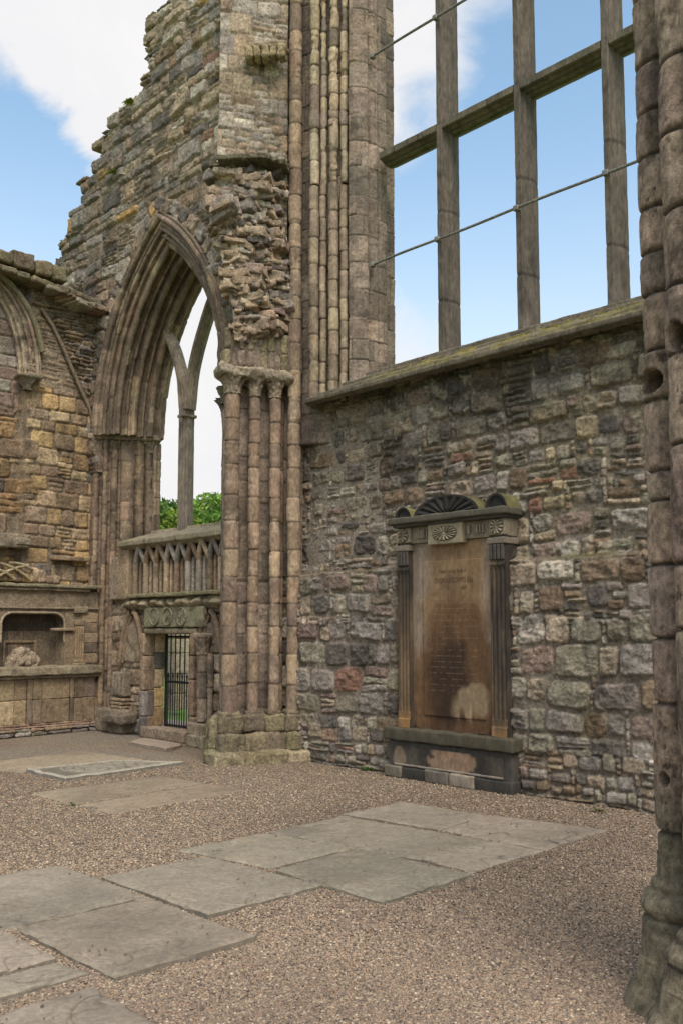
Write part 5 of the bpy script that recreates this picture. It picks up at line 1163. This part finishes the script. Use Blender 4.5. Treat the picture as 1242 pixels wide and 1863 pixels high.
#@@PLANTS
# ================================================================ outside: buttress, trees, shrubs
bt = thing('buttress', 'pale stone buttress standing outside behind the gate', 'buttress', (-15.0, 11.2, 0))
qb = at(309, 1250, Y=11.0); mb = MB(); z = 0
while z < 2.6:
    h_ = rs.uniform(.28, .45); mb.rbox((qb[0]-.16, 11.3, z+h_/2), (.17, .2, h_/2-.004), .02, .08, .008, pick([((.42, .36, .28), 1), ((.38, .31, .24), 1)]), chip=.02); z += h_
mb.build('shaft', M_ASH, bt); mb = MB(); mb.rbox((qb[0]-.16, 11.3, z+.08), (.22, .25, .09), .03, .08, .01, (.38, .33, .25)); mb.build('cap', M_ASH, bt)
def leaves(clumps, per, size, cols, seed=0, flat=.6):
    r = np.random.RandomState(seed); mb = MB(); cen = []; cc = []
    for (c, R) in clumps:
        k = int(per*R*R*4); d_ = r.randn(k, 3); d_ /= np.linalg.norm(d_, axis=1, keepdims=True); rad = R*(r.rand(k, 1)**.45); cen.append(A(c)+d_*rad*A([1, 1, flat])); b_ = A(cols[r.randint(len(cols))])*r.uniform(.45, 1.2)
        cc.append(b_*(1+.25*r.randn(k, 1))*(1+.06*r.randn(k, 3)))
    cen = np.concatenate(cen); cc = np.clip(np.concatenate(cc), .01, 1); k = len(cen)
    a = r.randn(k, 3); a /= np.linalg.norm(a, axis=1, keepdims=True); b = np.cross(a, r.randn(k, 3)); b /= np.linalg.norm(b, axis=1, keepdims=True); s_ = size*r.uniform(.6, 1.3, (k, 1)); n_ = np.cross(a, b)
    V = np.stack([cen-a*s_, cen-b*s_*.5+n_*s_*.12, cen+a*s_, cen+b*s_*.5+n_*s_*.12], 1).reshape(-1, 3); I = np.arange(k*4).reshape(-1, 4)
    mb.add(V, I, np.repeat(cc, 4, 0)); return mb
def tree(x, y, h, R, label, seed, cols, size=.13, per=150):
    r = np.random.RandomState(seed); t = thing('tree', label, 'tree', (x, y, 0), 'trees beyond the arch'); mb = MB(); tips = []
    mb.tube([(x+.05*math.sin(q), y, q*h*.55/6) for q in range(7)], np.linspace(.26, .14, 7), 10, (.1, .08, .06))
    for q in range(13):
        a = q*2.4+r.rand(); z0 = h*r.uniform(.28, .55); L = R*r.uniform(.55, 1.0); e = A([x+L*math.cos(a), y+L*math.sin(a), z0+h*r.uniform(.12, .4)]); s_ = A([x, y, z0])
        mb.tube([s_*(1-u)+e*u+A([0, 0, .25*math.sin(u*3.1)]) for u in np.linspace(0, 1, 6)], np.linspace(.09, .02, 6), 6, (.1, .08, .06)); tips += [e, s_*.4+e*.6]
    mb.build('trunk', M_BARK, t)
    cl = [(p+r.randn(3)*.35, R*r.uniform(.22, .42)) for p in tips]+[(A([x+r.randn()*R*.45, y+r.randn()*R*.45, h*r.uniform(.45, .97)]), R*r.uniform(.18, .38)) for _ in range(26)]
    leaves(cl, per, size, cols, seed).build('crown', M_LEAF, t)
GL = [(.12, .23, .035), (.16, .29, .045), (.085, .17, .03), (.20, .32, .06)]
p = at(374, 888, Y=24.); tree(p[0]+.3, 24., p[2]*.97, 3.0, 'bright green leafy tree right of the tracery mullion beyond the parapet', 3, GL, .14)
p = at(292, 918, Y=22.); tree(p[0]-.2, 22., p[2]*.98, 2.4, 'lower yellow-green tree left of the tracery mullion beyond the parapet', 5, [(.19, .27, .035), (.23, .31, .05), (.13, .21, .03)], .12)
p = at(330, 905, Y=28.); tree(p[0], 28., p[2]*.95, 3.4, 'darker green tree seen between the two nearer trees', 8, GL[:3], .14)
for i, (px, Y_, R, lab, c_) in enumerate(((338, 21., 1.5, 'dense green shrub at the lawn edge seen through the gate', GL), (322, 24., 1.7, 'taller dark shrub behind the gate at the lawn edge', GL[:3]), (300, 23.5, 1.6, 'green shrub beside the pale buttress behind the gate', GL))):
    p = at(px, 1200, Y=Y_); t = thing('shrub', lab, 'shrub', (p[0], Y_, 0), 'shrubs beyond the gate'); r = np.random.RandomState(20+i); mb = MB()
    for q in range(7): mb.tube([(p[0]+.05*q, Y_, 0), (p[0]+r.randn()*.4, Y_+r.randn()*.4, R)], A([.05, .02]), 6, (.1, .08, .06))
    mb.build('stem', M_BARK, t); cl = [(A([p[0]+r.randn()*R*.5, Y_+r.randn()*R*.5, r.uniform(.25, 2.)*R*.75]), R*r.uniform(.25, .42)) for _ in range(30)]
    leaves(cl, 260, .09, c_, 30+i, .8).build('foliage', M_LEAF, t)
def fern(p, n, L, label, name='fern', cat='fern', col=(.20, .24, .03), seed=0, w=.02, out=A([0, -1., 0])):
    r = np.random.RandomState(seed); mb = MB()
    for q in range(n):
        a = r.uniform(-1.6, 1.6); d_ = out*math.cos(a)*.8+np.cross(out, A([0, 0, 1.]))*math.sin(a); l = L*r.uniform(.6, 1.1); V = []; 
        for u in np.linspace(0, 1, 7):
            c = A(p)+d_*l*u*.75+A([0, 0, l*(.9*u-.75*u*u)]); s_ = np.cross(d_, A([0, 0, 1.])); ww_ = w*(math.sin(u*2.6+.5)+.1); V += [c-s_*ww_, c+s_*ww_]
        mb.add(V, [[2*i, 2*i+1, 2*i+3, 2*i+2] for i in range(6)], A(col)*r.uniform(.7, 1.3))
    o = mb.build(name, M_LEAF, origin=tuple(p)); tag(o, label, cat); return o
fern(at(238, 190, Y=YF-.08), 18, .22, 'upper yellow-green fern growing on the broken wall edge', seed=1, w=.024); fern(at(207, 316, Y=YF-.08), 14, .18, 'lower small fern growing out of the wall joint above the arch', seed=2, w=.02)
fern(at(671, 1402, Z=0.01), 26, .17, 'small green weed at the wall foot left of the memorial', 'weed', 'weed', (.07, .13, .025), 3, .012, A([.3, -1., 0])); fern(at(1090, 1478, Z=0.01), 16, .12, 'low weed at the wall foot near the foreground pier', 'weed', 'weed', (.07, .10, .025), 4, .010); fern(at(133, 1466, Z=.01), 14, .09, 'tiny grass tuft at the corner of the sunken flagstones', 'weed', 'weed', (.07, .11, .025), 5, .008)
# ---------------------------------------------------------------- loose gravel (stones too many to count)
def pebbles(n, seed=3):
    r = np.random.RandomState(seed)
    px = r.uniform(-200, 1400, n); q = r.rand(n); py = 1863+30-(1863+30-1385)*q**.95
    d_ = Fv[None]+((px-cxp)/f_px)[:, None]*Rv[None]-((py-cyp)/f_px)[:, None]*Uv[None]; P = EY+d_*(-EY[2]/d_[:, 2])[:, None]; P[:, 2] = 0
    ok = (P[:, 1] < 8.1) & (P[:, 0] > -14.1); inside = np.zeros(n, bool)
    for pl in polys: inside |= inpoly(P[:, 0], P[:, 1], pl)
    ok &= ~inside | (r.rand(n) < .0016)
    P = P[ok]; ins = inside[ok]; k = len(P); P[:, 2] = Zg(P)+.001+.006*r.rand(k); P[ins, 2] = .046
    ph = (1+5**.5)/2; B = A([(-1, ph, 0), (1, ph, 0), (-1, -ph, 0), (1, -ph, 0), (0, -1, ph), (0, 1, ph), (0, -1, -ph), (0, 1, -ph), (ph, 0, -1), (ph, 0, 1), (-ph, 0, -1), (-ph, 0, 1)])/math.hypot(1, ph)
    Fi = A([(0, 11, 5), (0, 5, 1), (0, 1, 7), (0, 7, 10), (0, 10, 11), (1, 5, 9), (5, 11, 4), (11, 10, 2), (10, 7, 6), (7, 1, 8), (3, 9, 4), (3, 4, 2), (3, 2, 6), (3, 6, 8), (3, 8, 9), (4, 9, 5), (2, 4, 11), (6, 2, 10), (8, 6, 7), (9, 8, 1)])
    dist = np.linalg.norm(P[:, :2], axis=1); s_ = r.uniform(.0042, .0105, k)*np.where(ins, .8, 1)
    s_ *= np.clip(dist/8., 1, 1.15)
    ax = np.stack([s_*r.uniform(.9, 1.5, k), s_*r.uniform(.7, 1.1, k), s_*r.uniform(.45, .8, k)], -1); an = r.rand(k)*6.28; tl = r.randn(k)*.35
    L = B[None]*ax[:, None]*(1+.12*r.randn(k, 12, 1)); ca, sa = np.cos(an)[:, None], np.sin(an)[:, None]
    ct, st_ = np.cos(tl)[:, None], np.sin(tl)[:, None]; y, z = L[..., 1]*ct-L[..., 2]*st_, L[..., 1]*st_+L[..., 2]*ct
    x = L[..., 0]*ca-y*sa; y = L[..., 0]*sa+y*ca; V = np.stack([x, y, z], -1)+P[:, None]
    pal = A([(.215, .165, .125), (.26, .205, .158), (.165, .135, .112), (.31, .255, .19), (.235, .165, .12), (.105, .09, .078), (.40, .345, .275), (.20, .172, .145)]); pr_ = A([.2, .18, .18, .1, .12, .1, .04, .08])
    C = pal[r.choice(8, k, p=pr_/pr_.sum())]*r.uniform(.75, 1.2, (k, 1)); nr = sstep(-9, -2, P[:, 0])[:, None]; C = C*(1-A([-.10, -.02, .11])-nr*A([.05, .06, .03]))*(.96+.30*fbm(P*A([1, 1, 0]), .5, 5, 8)[:, None])
    C[ins] *= .7
    Fa = (Fi[None]+12*np.arange(k)[:, None, None]).reshape(-1, 3); mb = MB(); mb.add(V.reshape(-1, 3), Fa, np.repeat(C, 12, 0)); return mb
o = pebbles(280000).build('loose_gravel', M_PEB); o['kind'] = 'stuff'; o['label'] = 'loose brown and grey gravel chips over the ground'; o['category'] = 'gravel'

#@@LIGHT
# ================================================================ sky, sun, camera
def dirv(px, py):
    q = Fv+(px-cxp)/f_px*Rv-(py-cyp)/f_px*Uv; return q/np.linalg.norm(q)
SUN_EL, SUN_AZ = math.radians(54), math.radians(-27)      # azimuth measured from +X, counter-clockwise
sd_ = A([math.cos(SUN_EL)*math.cos(SUN_AZ), math.cos(SUN_EL)*math.sin(SUN_AZ), math.sin(SUN_EL)])
w = bpy.data.worlds.new('World'); sc.world = w; w.use_nodes = True; nt = w.node_tree; L = nt.links.new
bg = nt.nodes['Background']; sky = N(nt, 'ShaderNodeTexSky', sky_type='NISHITA', sun_disc=False, sun_elevation=SUN_EL, sun_rotation=math.pi/2-SUN_AZ, air_density=1.0, dust_density=1.2, ozone_density=1.4)
tc = N(nt, 'ShaderNodeTexCoord'); gen = tc.outputs['Generated']
def math_(op, a, b=None, c=None):
    n = N(nt, 'ShaderNodeMath', operation=op)
    for i, v in enumerate((a, b, c)):
        if v is None: continue
        if isinstance(v, (int, float)): n.inputs[i].default_value = v
        else: L(v, n.inputs[i])
    return n.outputs[0]
nz = N(nt, 'ShaderNodeTexNoise', Scale=3.4, Detail=9., Roughness=.58, Distortion=.35); L(gen, nz.inputs[0])
nz2 = N(nt, 'ShaderNodeTexNoise', Scale=9., Detail=8., Roughness=.6, Distortion=.5); L(gen, nz2.inputs[0])
wob = N(nt, 'ShaderNodeVectorMath', operation='MULTIPLY_ADD'); sub = N(nt, 'ShaderNodeVectorMath', operation='SUBTRACT'); L(nz2.outputs['Color'], sub.inputs[0]); sub.inputs[1].default_value = (.5, .5, .5)
L(sub.outputs[0], wob.inputs[0]); wob.inputs[1].default_value = (.16, .16, .16); L(gen, wob.inputs[2])
nrm = N(nt, 'ShaderNodeVectorMath', operation='NORMALIZE'); L(wob.outputs[0], nrm.inputs[0])
acc = math_('ADD', math_('MULTIPLY', math_('SUBTRACT', nz.outputs[0], .5), 1.6), .25)
for px, py, rad, amp in ((70, 40, 6, .95), (205, 160, 4.4, .95), (190, 40, 5, .8), (250, 240, 3.2, .6), (-15, 255, 4.2, -1.1), (60, 345, 4.5, -.75), (40, 430, 4, -.3), (770, 60, 6.5, 1.1), (740, 190, 4.0, .7), (860, 60, 3.0, .6), (930, 330, 9, -.9), (1040, 90, 8, -1.0), (850, 330, 6, -.7), (720, 440, 3., .35), (1060, 540, 4., .35), (760, 640, 6, .35), (340, 720, 8, .9)):
    d_ = N(nt, 'ShaderNodeVectorMath', operation='DOT_PRODUCT'); L(nrm.outputs[0], d_.inputs[0]); d_.inputs[1].default_value = tuple(dirv(px, py))
    blob = N(nt, 'ShaderNodeMapRange', interpolation_type='SMOOTHSTEP'); L(d_.outputs['Value'], blob.inputs[0]); blob.inputs[1].default_value = math.cos(math.radians(rad*1.5)); blob.inputs[2].default_value = 1.; blob.inputs[3].default_value = 0; blob.inputs[4].default_value = amp
    acc = math_('ADD', acc, blob.outputs[0])
cl = N(nt, 'ShaderNodeMapRange', interpolation_type='SMOOTHSTEP'); L(acc, cl.inputs[0]); cl.inputs[1].default_value = -.35; cl.inputs[2].default_value = .95
# horizon whitening
sx = N(nt, 'ShaderNodeSeparateXYZ'); L(gen, sx.inputs[0]); hz = N(nt, 'ShaderNodeMapRange', interpolation_type='SMOOTHSTEP'); L(sx.outputs[2], hz.inputs[0]); hz.inputs[1].default_value = .05; hz.inputs[2].default_value = .52; hz.inputs[3].default_value = .80; hz.inputs[4].default_value = 0.
cover = math_('MAXIMUM', cl.outputs[0], hz.outputs[0])
skm = N(nt, 'ShaderNodeMix'); skm.data_type = 'RGBA'; skm.blend_type = 'MULTIPLY'; skm.inputs[0].default_value = 1.; L(sky.outputs[0], skm.inputs[6]); skm.inputs[7].default_value = (2.55, 2.6, 2.25, 1)
cld = N(nt, 'ShaderNodeMix'); cld.data_type = 'RGBA'; L(nz2.outputs[0], cld.inputs[0]); cld.inputs[6].default_value = (6.9, 7.0, 7.4, 1); cld.inputs[7].default_value = (8.6, 8.4, 8.2, 1)
mx = N(nt, 'ShaderNodeMix'); mx.data_type = 'RGBA'; L(cover, mx.inputs[0]); L(skm.outputs[2], mx.inputs[6]); L(cld.outputs[2], mx.inputs[7]); L(mx.outputs[2], bg.inputs[0]); bg.inputs[1].default_value = .085
su = bpy.data.lights.new('sun', 'SUN'); su.energy = 2.7; su.angle = math.radians(36); su.color = (1., .945, .88); so = bpy.data.objects.new('sun', su); COL.objects.link(so)
from mathutils import Vector, Matrix
so.rotation_euler = Vector(tuple(sd_)).to_track_quat('Z', 'Y').to_euler(); so.location = tuple(sd_*30)
cam = bpy.data.cameras.new('camera'); co = bpy.data.objects.new('camera', cam); COL.objects.link(co); sc.camera = co
cam.sensor_fit = 'HORIZONTAL'; cam.sensor_width = 36; cam.lens = f_px/1242*36; cam.shift_y = (cyp-931.5)/1242; cam.clip_end = 2000; cam.clip_start = .05
Mx = Matrix(((Rv[0], Uv[0], -Fv[0], 0), (Rv[1], Uv[1], -Fv[1], 0), (Rv[2], Uv[2], -Fv[2], EYE), (0, 0, 0, 1))); co.matrix_world = Mx
sc.render.engine = 'CYCLES'
sc.view_settings.view_transform = 'Standard'; sc.view_settings.look = 'None'; sc.view_settings.exposure = .48; sc.view_settings.gamma = 1
sc.render.resolution_x = 682; sc.render.resolution_y = 1024
